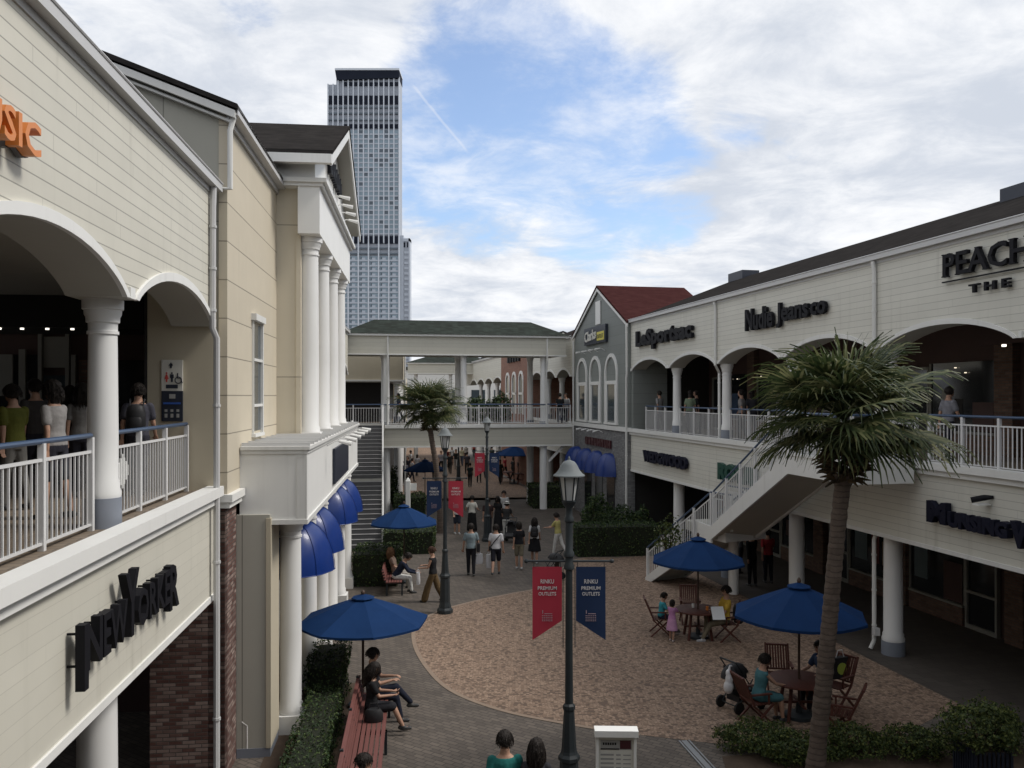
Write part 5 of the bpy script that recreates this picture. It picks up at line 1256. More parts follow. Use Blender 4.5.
    ell(hm, (0,-.014,.034), (.101,.121,.112), keep, 18, 14)
    if hair in ('long', 'bob'):
        ln = .32 if hair == 'long' else .14
        ell(hm, (0,-.055,-.03-ln*.4), (.085,.055,.08+ln*.5), lambda p: p[1] < .03)
    if hair == 'bun': ell(hm, (0,-.115,.045), (.045,.045,.045))
    if hair == 'tail': cap_(hm, hp_(0,-.1,.03), hp_(0,-.14,-.18), .032, .014)
    if hair != 'none':
        hr = random.Random(label)
        if vox <= .009 and hair != 'none':       # loose strands over the scalp
            ctr = hp_(0,-.014,.034); ln0 = .30 if hair == 'long' else (.16 if hair == 'bob' else .075)
            for _ in range(420):
                a_, b_ = hr.uniform(0, 6.283), math.acos(hr.uniform(-.25, 1)); n_ = Vector((math.sin(b_)*math.cos(a_), math.sin(b_)*math.sin(a_), math.cos(b_)))
                q0 = Vector((n_.x*.102, -.014+n_.y*.122, .034+n_.z*.113))
                if q0.y > .03 and q0.z < .075: continue
                sd_ = Vector((-n_.y, n_.x, 0)).normalized()*.0035 if abs(n_.z) < .99 else Vector((.0035,0,0)); pr_ = None; of_ = .6 if ln0 < .1 else .3; dn_ = Vector((n_.x*of_, n_.y*of_-.08, -1+abs(n_.z)*.6)).normalized(); q1 = Vector(q0)
                for j_ in range(4):
                    cur_ = (HR @ (q1-sd_)+hc, HR @ (q1+sd_)+hc)
                    if pr_: hm.add([pr_[0], pr_[1], cur_[1], cur_[0]], [(0,1,2,3)], True)
                    pr_ = cur_; q1 = q1+dn_*ln0*hr.uniform(.6,1.2)/3; dn_ = (dn_+Vector((-n_.x*.3, -n_.y*.3, -.45))).normalized()
        hm.v = [tuple(c+hr.uniform(-.006,.006) for c in q_) for q_ in hm.v]
        o = put('hair', scale(hm), M['hair'], root); o.color = (*hcol, 1)
    if hat:
        ht = MB(); t = MB(); t.lathe([(.17,.045),(.165,.05),(.10,.062),(.094,.07),(.09,.13),(.06,.155),(.005,.16)], n=20); ht.add([hp_(p[0], p[1]-.01, p[2]) for p in t.v], t.f, True)
        o = put('hat', scale(ht), M['cloth'], root); o.color = (*hat, 1)
    # top
    sh_ = MB(); loft(sh_, sec(.016, -.07 if bottom != 'dress' else -.2, .5))
    for i in (0,1):
        s0, e0, w0, d2 = AJ[i]; r = .05 if not fem else .043
        if sleeve == 'short': cap_(sh_, s0, s0.lerp(e0, .62), r+.018, r+.018)
        elif sleeve == 'long': cap_(sh_, s0, e0, r+.016, r+.004); cap_(sh_, e0, w0-d2*.01, r+.003, .036)
        else: cap_(sh_, s0-V((.02*(1 if s0.x > 0 else -1),0,0)), s0, r+.006, r+.004)
    cloth('dress_top' if bottom == 'dress' else 'shirt', sh_, shirt)
    if bottom in ('trousers', 'wide', 'shorts'):
        tr = MB(); loft(tr, sec(.012, -.2, .07))
        for j in joints:
            if bottom == 'shorts': cap_(tr, j[0], j[0].lerp(j[1], .88), .099, .082)
            else:
                f = .05 if bottom == 'wide' else 0
                cap_(tr, j[0], j[1], .096, .070+f*.7); cap_(tr, j[1], j[2]+V((0,0,.03)), .070+f*.7, .052+f*1.2)
        cloth('trousers' if bottom != 'shorts' else 'shorts', tr, bcol)
    elif bottom in ('skirt', 'dress', 'longskirt'):
        if seat:
            tr = MB(); loft(tr, sec(.02, -.2, .07))
            for j in joints: cap_(tr, j[0], j[0].lerp(j[1], .95), .10, .085)
            mid = (joints[0][0]+joints[1][0])/2; mk = (joints[0][1]+joints[1][1])/2; cap_(tr, mid, mid.lerp(mk, .9), .09, .07)
            cloth('skirt', tr, bcol)
        else:
            hem = .12 if bottom == 'longskirt' else .47; sk = MB(); z0 = P.z
            midk = (joints[0][1]+joints[1][1])/2
            top = [(P+up*.07, hw*.95, .118, fw), (P+up*-.03, hw+.02, .13, fw)]
            for q in (.35, .7, 1):
                zz = z0-.03-(z0-.03-hem)*q; top.append((V((midk.x*q, midk.y*.5*q, zz)), hw+.025+.07*q, .13+.09*q, V((0,1,0))))
            loft(sk, top, 20); cloth('skirt', sk, bcol)
    fm = MB()
    for j in joints: cap_(fm, j[2]+V((0,-.035,-.04)), j[2]+V((0,.14,-.048)), .042, .034); fm.tube([j[2]+V((0,.0,-.03)), j[2]+V((0,0,.01))], .045, 10)
    cloth('shoes', fm, shoe, 'shoe', .012, 2)
    return root, k, AJ, root.matrix_basis.copy(), P
def wpos(p, q):                                   # local point of a person -> world
    r = p[0]; return (Matrix.Translation(r.location) @ Matrix.Rotation(r.rotation_euler.z, 4, 'Z')) @ (Vector(q)*p[1])
def carried_bag(p, side, m, label, w=.30, h=.34, d=.12, group=None):
    q = wpos(p, p[2][side][2]+p[2][side][3]*.08); r = thing('shopping_bag', label, 'bag', (q.x, q.y, q.z-h-.12), p[0].rotation_euler.z+.4, group)
    b = MB(); n = 10; vs = []
    for z, s in ((0,.86),(.04,1.0),(h*.6,1.02),(h,.9)):
        for k in range(n*2):
            t = 2*math.pi*k/(n*2); ct, st = math.cos(t), math.sin(t); e = .5
            vs.append((w/2*s*math.copysign(abs(ct)**e, ct)+.01*math.sin(k*3+z*20), d/2*s*math.copysign(abs(st)**e, st), z))
    N = n*2; b.add(vs, [(i*N+k, i*N+(k+1) % N, (i+1)*N+(k+1) % N, (i+1)*N+k) for i in range(3) for k in range(N)]+[tuple(reversed(range(N))), tuple(3*N+k for k in range(N))], True)
    put('bag_body', b, M[m], r)
    hd = MB()
    for s in (-1,1): hd.tube([(-w*.25, s*d*.35, h), (-.02, 0, h+.13), (.02, 0, h+.13), (w*.25, s*d*.35, h)], .008, 5)
    put('handle', hd, M[m], r); return r
def backpack(p, m, label, w=.28, h=.38):
    r0 = p[0]; q = wpos(p, p[4]+Vector((0,-.19,.08))); r = thing('backpack', label, 'backpack', tuple(q), r0.rotation_euler.z)
    b = MB(); loft(b, [(Vector((0,0,z)), w/2*s, .085*s, Vector((0,1,0))) for z, s in ((0,.8),(.04,1),(h*.7,.98),(h*.93,.8),(h,.5))], 18); put('pack', b, M[m], r)
    b2 = MB(); loft(b2, [(Vector((0,-.085,z)), w/2*.7*s, .035*s, Vector((0,1,0))) for z, s in ((.04,.8),(.07,1),(.16,1),(.19,.8))], 14); put('pocket', b2, M[m], r)
    st = MB()
    for s in (-1,1): st.tube([(s*.09,.06,h*.9), (s*.1,.12,h+.08), (s*.1,.24,h+.06), (s*.11,.31,h-.12), (s*.12,.2,.1), (s*.1,.08,.05)], .014, 6)
    put('strap', st, M[m], r)
def stroller(label, x, y, rz, m='bag_black'):
    r = thing('stroller', label, 'stroller', (x, y, 0), rz)
    f = MB()
    for s in (-.22, .22): f.tube([(s,-.35,1.0),(s,.3,.14)], .013, 6); f.tube([(s,.1,.62),(s,-.3,.12)], .013, 6)
    f.tube([(-.22,-.35,1.0),(.22,-.35,1.0)], .018, 6); f.tube([(-.22,-.3,.13),(.22,-.3,.13)], .012, 6); put('frame', f, M['metal'], r)
    put('seat', MB().add([(-.19,-.2,.4),(.19,-.2,.4),(.19,.18,.42),(-.19,.18,.42),(-.19,-.3,.85),(.19,-.3,.85),(.19,.28,.3),(-.19,.28,.3),(-.19,-.22,.36),(.19,-.22,.36),(.19,.2,.36),(-.19,.2,.36)], [(0,1,2,3),(4,5,1,0),(3,2,6,7),(8,9,10,11),(0,3,11,8),(1,9,10,2)]), M[m], r)
    h = MB(); h.ball((0,-.16,.66), (.21,.34,.26), 16, 10, 0, lambda p: p[2] > .68 and p[1] < .02); put('hood', h, M[m], r)
    for sx in (-.22,.22):
        for sy, rr in ((.3,.10),(-.3,.12)):
            w = MB(); t = MB(); t.lathe([(rr*.7,-.025),(rr,-.02),(rr,.02),(rr*.7,.025)], n=18); w.add([(sx+(.03 if sx > 0 else -.03)+p[2], sy+p[0], rr+p[1]) for p in t.v], t.f, True); put('wheel', w, M['rubber'], r)
    put('basket', MB().box(-.17,.17,-.22,.16,.18,.3), M[m], r); return r
AW = lambda a=0: R(a)                             # walking away from the viewer
def at(px, py): return G(px, py)
# --- on the square, from near to far
x, y = X(505,11.25), 11.25
human('person in green shirt with short dark hair at the bottom edge, walking away', x, y, R(6), h=1.70, shirt=(.02,.13,.12), bcol=(.05,.05,.06), vox=.008)
p = human('person with long straight dark hair beside the green shirted walker', X(536,11.2), 11.2, R(-6), h=1.62, fem=True, shirt=(.03,.03,.035), hair='long', bottom='skirt', bcol=(.02,.02,.03), vox=.008)
fr90 = lambda fr, d=0: fr.a-R(90)+R(d)
q = FL.xy(-.82, 11.75); human('person in black seated at the near end of the red bench, seen from above', q[0], q[1], fr90(FL), h=1.6, seat=.45, legs=(82,80,86,84), arms=((25,8,50,15),(25,8,50,15)), lean=6, shirt=(.015,.015,.018), bcol=(.02,.02,.025), nod=15, vox=.009)
q = FL.xy(-.85, 15.75); human('woman in black with bare shins and black shoes on the red bench', q[0], q[1], fr90(FL), h=1.6, fem=True, seat=.45, legs=(84,62,92,66), arms=((30,6,60,15),(30,6,60,15)), lean=3, shirt=(.016,.016,.018), bottom='skirt', bcol=(.02,.02,.024), hair='long', nod=22, vox=.009)
q = FL.xy(-.85, 16.42); human('man in black with crossed leg on the red bench under the parasol', q[0], q[1], fr90(FL), h=1.72, seat=.45, legs=(100,60,84,72), arms=((35,6,60,20),(30,6,70,15)), lean=-2, shirt=(.018,.018,.024), bcol=(.015,.018,.03), nod=20, vox=.009)
q = FL.xy(-.78, 15.2); hb_ = thing('handbag', 'black handbag lying on the red bench beside the woman in black', 'handbag', (q[0], q[1], .45), FL.a)
b = MB(); loft(b, [(Vector((0,0,z)), .17*s, .10*s, Vector((0,1,0))) for z, s in ((0,.9),(.03,1),(.16,.95),(.22,.7))], 18); put('bag_body', b, M['bag_black'], hb_); put('handle', MB().tube([(-.1,0,.2),(-.06,0,.32),(.06,0,.32),(.1,0,.2)], .01, 6), M['bag_black'], hb_)
x, y = at(433,602); p = human('woman in black top and wide brown trousers holding a white bag', x, y, R(78), h=1.62, fem=True, legs=(20,6,-18,12), arms=((20,5,65,0),(25,5,62,0)), shirt=(.018,.018,.02), sleeve='none', bottom='wide', bcol=(.105,.07,.035), hair='bun', hcol=(.06,.03,.02), nod=14)
carried_bag(p, 0, 'bag_white', 'white plastic bag held by the woman in brown trousers', .26, .36)
x, y = at(471,575.5); p = human('man in blue grey shirt and black trousers walking away with a white bag', x, y, AW(4), h=1.72, legs=(8,4,-8,8), arms=((4,14,8,0),(6,14,10,0)), shirt=(.20,.25,.27), bcol=(.018,.018,.022)); carried_bag(p, 1, 'bag_white', 'white bag in the hand of the man in blue grey shirt', .28, .34)
q = wpos(p, (.24,-.02,.98)); sb = thing('shoulder_bag', 'black shoulder bag hanging on the man in blue grey shirt', 'shoulder bag', tuple(q), .1); put('bag_body', MB().box(-.05,.06,-.13,.13,-.16,.12), M['bag_black'], sb); put('strap', MB().tube([(0,.0,.12),(-.04,.02,.42),(-.06,.03,.46)], .012, 6), M['bag_black'], sb)
x, y = at(496,575); p = human('man in white shirt and black shorts walking away with a bag strap across', x, y, AW(-4), h=1.70, legs=(-20,18,16,4), arms=((6,12,8,0),(-8,12,16,0)), shirt=(.58,.58,.60), bottom='shorts', bcol=(.018,.018,.025)); carried_bag(p, 0, 'bag_white', 'white carrier bag low in the hand of the man in white shirt', .2, .46)
sp_ = thing('shoulder_bag', 'thin dark bag strap crossing the white shirted back', 'bag strap', tuple(wpos(p, (0,0,0))), p[0].rotation_euler.z); put('strap', MB().tube([Vector(q)*p[1] for q in ((.15,-.04,1.40),(.06,-.13,1.30),(-.06,-.135,1.16),(-.17,-.06,1.0))], .016, 6), M['bag_black'], sp_); put('pouch', MB().box(-.24,-.18,-.1,.06,.86,1.0), M['bag_black'], sp_)
x, y = at(519,569); human('woman in black tee and khaki shorts walking away', x, y, AW(2), h=1.62, fem=True, legs=(6,4,-10,10), shirt=(.015,.015,.018), bottom='shorts', bcol=(.16,.14,.10), shoe=(.4,.4,.4), hair='bob')
x, y = at(534.5,563); p = human('woman in black pinafore over white top walking away', x, y, AW(-3), h=1.62, fem=True, legs=(8,4,-8,8), shirt=(.5,.5,.5), bottom='skirt', bcol=(.012,.012,.014), shoe=(.4,.4,.4), hair='long'); backpack(p, 'bag_black', 'black backpack worn by the woman in the pinafore')
x, y = at(558,556); p = human('woman in yellow top and white trousers pushing a stroller', x, y, R(55), h=1.62, fem=True, legs=(14,6,-20,12), arms=((35,8,50,0),(35,8,50,0)), shirt=(.40,.36,.14), bcol=(.55,.54,.52), hair='bun', lean=6)
stroller('dark stroller pushed by the woman in yellow', X(551,28.7), 28.7, R(60))
x, y = at(472,533); human('woman in white blouse and long black skirt, hands on hips', x, y, AW(-10), h=1.62, fem=True, legs=(3,2,-4,4), arms=((-10,30,70,0),(-5,25,70,0)), shirt=(.58,.57,.52), bottom='longskirt', bcol=(.015,.015,.016), hair='bun', hat=None)
x, y = at(457,534); human('person in white top and dark shorts half hidden by the red banner', x, y, R(200), h=1.62, legs=(4,2,-4,4), shirt=(.5,.5,.5), bottom='shorts', bcol=(.03,.035,.05), shoe=(.5,.5,.5))
x, y = at(488,538); human('person in dark clothes half hidden by the third lamp post', x, y, AW(10), h=1.66, shirt=(.04,.025,.025), bcol=(.02,.02,.024), legs=(6,4,-6,6))
x, y = at(498,533); human('woman in black standing in the group past the third lamp', x, y, R(150), h=1.6, fem=True, legs=(2,1,-3,3), shirt=(.02,.02,.022), bottom='longskirt', bcol=(.018,.018,.02), hair='long')
x, y = at(506,540); p = human('person in white cap hat and white trousers bending over a stroller', x, y, AW(-12), h=1.58, legs=(5,4,-6,6), arms=((30,6,40,0),(30,6,40,0)), lean=14, shirt=(.03,.03,.03), bcol=(.5,.5,.48), hat=(.62,.62,.58))
stroller('black stroller standing in the group past the third lamp', X(510.5,36.0), 36.0, R(170))
x, y = at(504,528); human('man in white shirt facing the group past the third lamp', x, y, R(170), h=1.68, shirt=(.42,.42,.42), bcol=(.03,.03,.03), legs=(2,1,-3,3))
# seated pair on the far bench
tb = X(395,27.4)*FL.c+27.4*FL.n
q = FL.xy(tb, 27.75); human('woman with light brown hair leaning back on the far bench', q[0], q[1], fr90(FL), h=1.6, fem=True, seat=.45, legs=(84,80,80,80), arms=((20,8,50,10),(20,8,50,10)), lean=-14, shirt=(.22,.16,.13), bcol=(.35,.33,.3), hair='long', hcol=(.16,.085,.045))
q = FL.xy(tb+.05, 27.0); human('man in navy top and white trousers leaning forward on the far bench', q[0], q[1], fr90(FL), h=1.7, seat=.45, legs=(82,84,86,78), arms=((30,6,45,10),(35,6,40,10)), lean=32, shirt=(.014,.018,.035), sleeve='long', bcol=(.55,.55,.53), nod=10)
# tables
human('child in cyan shirt sitting at the parasol table', X(661,22.1), 22.1, R(-95), h=1.25, seat=.42, legs=(85,75,85,75), arms=((35,10,40,15),(35,10,40,15)), lean=8, shirt=(.05,.30,.36), bcol=(.03,.035,.06))
x, y = X(672,21.5), 21.5; human('little girl in pink dress standing at the parasol table', x, y, R(-35), h=1.0, fem=True, legs=(3,2,-4,4), arms=((40,12,20,0),(45,12,25,0)), shirt=(.42,.20,.38), bottom='dress', bcol=(.45,.25,.40), hair='bob', shoe=(.4,.35,.35))
p = human('man in yellow shirt and khaki trousers sitting with a paper', X(725,21.6), 21.6, R(95), h=1.7, seat=.45, legs=(78,52,92,86), arms=((25,8,60,15),(25,8,60,15)), lean=-4, shirt=(.50,.33,.05), bcol=(.16,.14,.10), shoe=(.4,.4,.42), nod=15)
pp = thing('paper_sheet', 'white sheet held on the lap of the man in yellow', 'paper', (X(716.5,21.4), 21.2, .78), .1); put('sheet', MB().add([(-.16,-.06,-.14),(.16,-.06,-.14),(.16,.12,.14),(-.16,.12,.14),(-.16,-.063,-.143),(.16,-.063,-.143),(.16,.117,.137),(-.16,.117,.137)], [(0,1,2,3),(7,6,5,4),(0,4,5,1),(1,5,6,2),(2,6,7,3),(3,7,4,0)]), M['paper'], pp)
bk = thing('backpack', 'black backpack hung behind the man in yellow', 'backpack', (X(738,21.7), 21.7, .42), R(95)); b = MB(); loft(b, [(Vector((0,0,z)), .2*s, .12*s, Vector((0,1,0))) for z, s in ((0,.8),(.05,1),(.35,1),(.45,.7))], 18); put('pack', b, M['bag_black'], bk); put('pocket', MB().box(-.12,.12,-.16,-.1,.06,.22), M['bag_black'], bk)
for i, (dx, dy, c, lab) in enumerate(((-.1,.12,'white','small white cup on the children table'), (.2,-.15,'orange','small orange cup on the children table'))):
    single('cup', MB().lathe([(.03,0),(.038,.1),(.032,.1),(.026,.01)], n=14), M[c], lab, 'cup', (t1[0]+dx, t1[1]+dy, .745), 0)
human('woman in teal sleeveless dress sitting at the near table', X(759,16.1), 16.1, R(-75), h=1.6, fem=True, seat=.45, legs=(82,78,86,80), arms=((40,8,35,10),(45,8,30,10)), lean=10, shirt=(.06,.15,.17), sleeve='none', bottom='dress', bcol=(.06,.15,.17), hair='short')
human('person in dark blue behind the palm trunk at the near table', X(826,16.8), 16.9, R(110), h=1.66, seat=.45, legs=(84,80,84,80), arms=((35,8,40,10),(35,8,40,10)), lean=8, shirt=(.03,.05,.10), bcol=(.03,.03,.04))
gb = thing('shopping_bag', 'dark bag with yellow green print hanging on the chair back', 'bag', (X(838,17.3), 17.2, .5), R(20)); put('bag_body', MB().box(-.2,.2,-.06,.06,0,.42), M['bag_black'], gb); put('bag_print', MB().prism([(.12*math.cos(k*.5), .2+.12*math.sin(k*.5)) for k in range(13)], m_tz, -.066, -.061), M['bag_green'], gb); put('handle', MB().tube([(-.1,0,.42),(-.05,0,.56),(.05,0,.56),(.1,0,.42)], .01, 6), M['bag_white'], gb)
stroller('black stroller parked beside the woman in teal', X(741,16.9), 16.9, R(-60))
tb_ = thing('bag', 'white knotted plastic bag hanging on the parked stroller', 'bag', (X(726,16.8), 16.6, .42), 0); b = MB(); b.ball((0,0,.1), (.10,.09,.14), 12, 8); b.ball((.01,0,.24), (.075,.07,.14), 12, 8); b.ball((.0,0,.37), (.06,.05,.08), 12, 8); put('bag_body', remesh(b, .015, 4), M['bag_white'], tb_); put('knot', MB().tube([(0,0,.4),(.03,0,.52),(.06,.02,.5)], [.03,.015,.02], 7), M['bag_white'], tb_)
# under the stair
x, y = at(752,586); human('person in black standing under the white stair', x, y, R(30), h=1.72, legs=(2,1,-3,3), shirt=(.015,.015,.017), sleeve='long', bcol=(.012,.012,.015))
x, y = at(768,583); p = human('person in red shirt standing under the white stair', x, y, R(10), h=1.7, legs=(2,1,-3,3), shirt=(.30,.03,.035), bcol=(.015,.015,.02))
x, y = at(739,573); human('person in grey standing in the dim arcade beside the stair column', x, y, R(-60), h=1.66, legs=(2,1,-3,3), shirt=(.10,.10,.11), bcol=(.02,.02,.025))
# upper walk, left; shirt colours darkened, the shade indoors painted into them
for px, d, hgt, sh, rz, lab, kw in ((55,10.4,1.62,(.26,.25,.245),78,'woman in white tee with shoulder length hair on the upper walk',dict(fem=True, hair='bob', bottom='shorts', bcol=(.03,.03,.04))),
        (14,11.2,1.58,(.10,.105,.022),70,'person in olive yellow shirt on the upper walk',dict(bcol=(.15,.145,.135))), (36,13.0,1.68,(.06,.055,.055),60,'person in dark grey behind the white tee woman on the upper walk',dict()),
        (82,12.6,1.62,(.17,.165,.16),20,'person in pale jacket half hidden by the near white column',dict(fem=True, hair='long')), (138,12.9,1.62,(.055,.055,.07),14,'person with dark rucksack walking into the upper passage',dict()), (68,14.5,1.6,(.03,.03,.03),-40,'person in black in the dim shop entrance on the upper walk',dict(fem=True, hair='long'))):
    p = human(lab, X(px,d), d, R(rz), z=4.7, h=hgt, legs=(8,5,-8,8), shirt=sh, **kw)
    if px == 138: backpack(p, 'bag_black', 'dark rucksack on the walker in the upper passage')
# upper walk, right, and on the bridge
for px, d, sh, rz, lab, kw in ((660,36.4,(.25,.25,.25),40,'person in pale shirt behind the railing under the first arch',dict()), (690,33.0,(.16,.20,.14),-30,'person in green grey behind the railing under the second arch',dict(fem=True, hair='bob')),
        (697,33.4,(.03,.03,.03),80,'person in black behind the railing under the second arch',dict()), (742,28.9,(.22,.21,.21),60,'person in light grey at the railing near the palm leaves',dict()), (752,29.2,(.05,.05,.06),0,'person in dark clothes at the railing near the palm leaves',dict(fem=True, hair='long')),
        (948,19.6,(.22,.22,.25),-80,'person in pale shirt behind the platform railing',dict())):
    human(lab, X(px,d), d, R(rz), z=4.7, h=1.64, legs=(6,4,-6,6), shirt=sh, vox=.012, **kw)
for px, d, sh, rz, lab in ((560,46.9,(.02,.02,.02),0,'person in black on the far footbridge by the grey gable'), (399,47.2,(.05,.06,.12),90,'person in navy on the far footbridge by the stair head'), (566,47.6,(.3,.3,.3),150,'person in pale grey on the far footbridge by the grey gable')):
    human(lab, X(px,d), d, R(rz), z=4.68, h=1.62, shirt=sh, vox=.014)
# crowd beyond the bridge
far = [(470,487,(.02,.03,.03),(.02,.02,.02),0,'black shirt'), (479,483,(.55,.55,.55),(.02,.02,.02),10,'white shirt and white hat'), (462,466,(.42,.40,.28),(.06,.07,.1),170,'cream shirt'), (450,474,(.03,.03,.03),(.02,.02,.02),180,'black'), (452,465,(.5,.5,.5),(.05,.05,.06),180,'white blouse'),
       (434,480,(.02,.02,.03),(.02,.02,.02),0,'navy beside the small palm trunk'), (412,482,(.35,.35,.36),(.02,.02,.03),-60,'pale grey under the bridge'), (405,486,(.08,.08,.1),(.03,.03,.03),30,'dark grey under the bridge'), (411,470,(.45,.45,.45),(.1,.1,.1),90,'white, far left in the passage'), (505,478,(.3,.04,.05),(.02,.02,.02),60,'red by the far tables'),
       (513,480,(.03,.03,.03),(.02,.02,.02),-50,'black by the far tables'), (520,482,(.38,.36,.38),(.03,.03,.03),200,'pale pink by the far tables'), (524,476,(.2,.22,.22),(.03,.03,.03),10,'grey by the far tables'), (474,458,(.4,.08,.06),(.02,.02,.02),180,'rust red, farthest of the crowd'), (485,478,(.1,.1,.1),(.1,.1,.12),170,'charcoal with pale shoes'), (441,472,(.25,.25,.28),(.02,.02,.02),200,'grey blouse next to the lamp'),
       (408,478,(.03,.03,.04),(.02,.02,.02),150,'black top by the dim hedge'), (417,476,(.4,.4,.42),(.03,.03,.03),-20,'pale blue near the small parasol'), (447,468,(.1,.02,.02),(.02,.02,.02),0,'dark red past the lamp'), (456,470,(.02,.02,.02),(.3,.3,.3),180,'black top and grey skirt'), (466,462,(.35,.33,.3),(.05,.05,.05),0,'sand coloured top'), (492,465,(.05,.07,.05),(.02,.02,.02),20,'dark green behind the red banner'),
       (497,472,(.4,.4,.4),(.02,.02,.03),200,'pale grey past the navy banner'), (509,474,(.25,.04,.06),(.02,.02,.02),0,'crimson among the tables'), (517,476,(.02,.02,.03),(.02,.02,.02),140,'navy among the tables'), (527,480,(.3,.28,.27),(.02,.02,.02),0,'beige by the bridge pillar'), (500,484,(.03,.03,.03),(.02,.02,.02),170,'black in the middle of the pink street'), (467,474,(.05,.05,.06),(.02,.02,.02),10,'charcoal in the middle of the pink street')]
for i, (px, py, sh, bc, rz, lab) in enumerate(far):
    x, y = at(px, py); human(f'small far walker in {lab} beyond the far footbridge', x, y, R(rz), h=1.6+.03*(i % 4), fem=i % 2 == 0, shirt=sh, bcol=bc, vox=.016, hair=('short','bob','long')[i % 3], hat=(.6,.6,.6) if 'hat' in lab else None, group='walkers beyond the far footbridge')
for px, py, lab in ((506,482,'far red wooden table under the widest far parasol'), (522,484,'far wooden table among the seated crowd')):
    x, y = at(px, py); table(x, y, lab, None)
# ================================================================ SKY, SUN, CAMERA
w = bpy.data.worlds.new('World'); sc.world = w; w.use_nodes = True; nt = w.node_tree; L = nt.links
bg = nt.nodes['Background']; bg.inputs[1].default_value = .1
SUN_EL, SUN_AZ = 49.0, 90.0            # degrees; azimuth from straight ahead towards the right
sky = nt.nodes.new('ShaderNodeTexSky'); sky.sky_type = 'NISHITA'; sky.sun_disc = False
sky.sun_elevation = R(SUN_EL); sky.sun_rotation = R(SUN_AZ); sky.air_density = 1.0; sky.dust_density = 1.0; sky.ozone_density = 1.5
tc = nt.nodes.new('ShaderNodeTexCoord'); dv = tc.outputs['Generated']
sx = nt.nodes.new('ShaderNodeSeparateXYZ'); L.new(dv, sx.inputs[0])
zz = math_(nt, 'ADD', math_(nt, 'MAXIMUM', sx.outputs[2], 0.0), .16)
cx = math_(nt, 'DIVIDE', sx.outputs[0], zz); cy = math_(nt, 'DIVIDE', sx.outputs[1], zz)
cb = nt.nodes.new('ShaderNodeCombineXYZ'); L.new(cx, cb.inputs[0]); L.new(cy, cb.inputs[1])
n1 = noise_(nt, cb.outputs[0], 1.15, 10, .60, .3); n2 = noise_(nt, cb.outputs[0], 2.9, 10, .64, .35); n3 = noise_(nt, cb.outputs[0], .8, 4, .5, .2)
def sdir(px, py): return Vector(((px-512)/FOC, 1, (HY-py)/FOC)).normalized()
def lobe(px, py, a, b):
    d = nt.nodes.new('ShaderNodeVectorMath'); d.operation = 'DOT_PRODUCT'; L.new(dv, d.inputs[0]); d.inputs[1].default_value = sdir(px, py)
    return ramp(nt, d.outputs['Value'], math.cos(R(a)), math.cos(R(b)))
open_ = None
for px, py, a, b, k in ((500,120,12,3,1.05), (430,120,7,1,.9), (590,165,10,2,.95), (650,215,6,1,.6), (420,40,5,1,.3), (735,120,3.2,.5,.45), (810,135,3.5,.5,.35), (250,5,3,.5,.5), (1120,100,5,1,.3), (-350,-200,28,8,.6), (1600,-500,25,5,.5)):
    l_ = math_(nt, 'MULTIPLY', lobe(px, py, a, b), k); open_ = l_ if open_ is None else math_(nt, 'MAXIMUM', open_, l_)
dens = math_(nt, 'ADD', math_(nt, 'MULTIPLY', n1, .75), math_(nt, 'MULTIPLY', n2, .45))
dens = math_(nt, 'SUBTRACT', math_(nt, 'ADD', dens, .16), math_(nt, 'MULTIPLY', open_, .36))
cover = ramp(nt, dens, .39, .60)
cover = math_(nt, 'MAXIMUM', cover, ramp(nt, math_(nt, 'SUBTRACT', .25, sx.outputs[2]), .05, .25))
shade = ramp(nt, math_(nt, 'ADD', math_(nt, 'MULTIPLY', n2, .6), math_(nt, 'MULTIPLY', n3, .5)), .42, .66)
ccol = mixc(nt, shade, (5.2,5.6,6.3), (8.0,8.1,8.3))
wisp = ramp(nt, n2, .38, .72)
cover = math_(nt, 'MAXIMUM', cover, math_(nt, 'MULTIPLY_ADD', wisp, .6, .06))
blue = mixc(nt, 1.0, sky.outputs[0], (1.55,1.55,1.62), 'MULTIPLY')
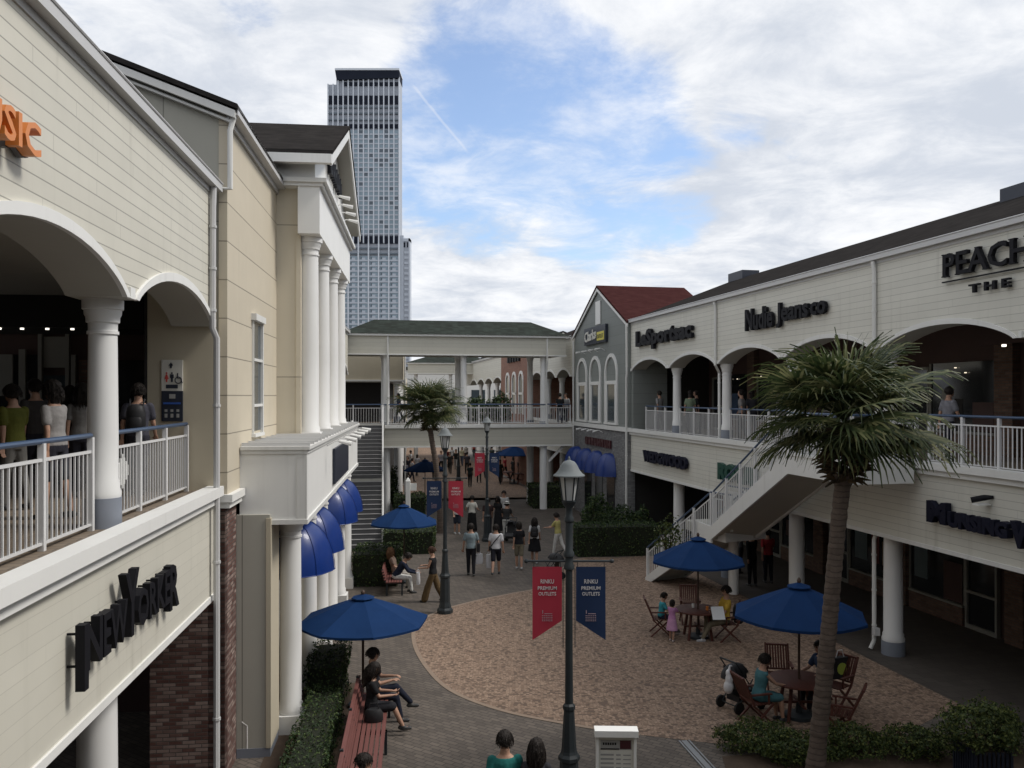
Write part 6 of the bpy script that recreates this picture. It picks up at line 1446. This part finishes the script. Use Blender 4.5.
col = mixc(nt, cover, blue, ccol)
# a short vapour trail: part of a great circle
a_, b_ = sdir(415,88), sdir(466,150); nv = a_.cross(b_).normalized(); mid = ((a_+b_)/2).normalized()
wob = nt.nodes.new('ShaderNodeVectorMath'); wob.operation = 'DOT_PRODUCT'; L.new(dv, wob.inputs[0]); wob.inputs[1].default_value = nv
dn = math_(nt, 'ADD', math_(nt, 'ABSOLUTE', math_(nt, 'ADD', wob.outputs['Value'], math_(nt, 'MULTIPLY', math_(nt, 'SUBTRACT', n2, .5), .006))), 0)
tr = math_(nt, 'SUBTRACT', 1.0, ramp(nt, dn, .0004, .0022)); al = lobe(440,119,2.9,2.2)
col = mixc(nt, math_(nt, 'MULTIPLY', math_(nt, 'MULTIPLY', tr, al), .28), col, (7.4,7.5,7.8))
L.new(col, bg.inputs[0])
sl = bpy.data.lights.new('sun', 'SUN'); sl.energy = 2.2; sl.angle = R(16); sl.color = (1,.95,.88)
so = bpy.data.objects.new('sun', sl); COL.objects.link(so)
el, az = R(SUN_EL), R(SUN_AZ); sd = Vector((math.sin(az)*math.cos(el), math.cos(az)*math.cos(el), math.sin(el)))
so.location = sd*60; so.rotation_euler = (-sd).to_track_quat('-Z', 'Y').to_euler()
cam = bpy.data.cameras.new('camera'); co = bpy.data.objects.new('camera', cam); COL.objects.link(co); sc.camera = co
co.location = (0, 0, H); co.rotation_euler = (R(90), 0, 0); cam.sensor_width = 36; cam.lens = 36*FOC/1024; cam.shift_y = (HY-384)/1024; cam.clip_start = .05; cam.clip_end = 6000
vs_ = sc.view_settings; vs_.view_transform = 'Standard'; vs_.look = 'None'; vs_.exposure = .32; vs_.gamma = 1; vs_.use_curve_mapping = False
sc.render.engine = 'CYCLES'; sc.cycles.max_bounces = 6; sc.cycles.diffuse_bounces = 4; sc.cycles.glossy_bounces = 3; sc.cycles.transmission_bounces = 4; sc.cycles.use_denoising = True
try: w.cycles.sampling_method = 'MANUAL'; w.cycles.sample_map_resolution = 1024
except Exception: pass
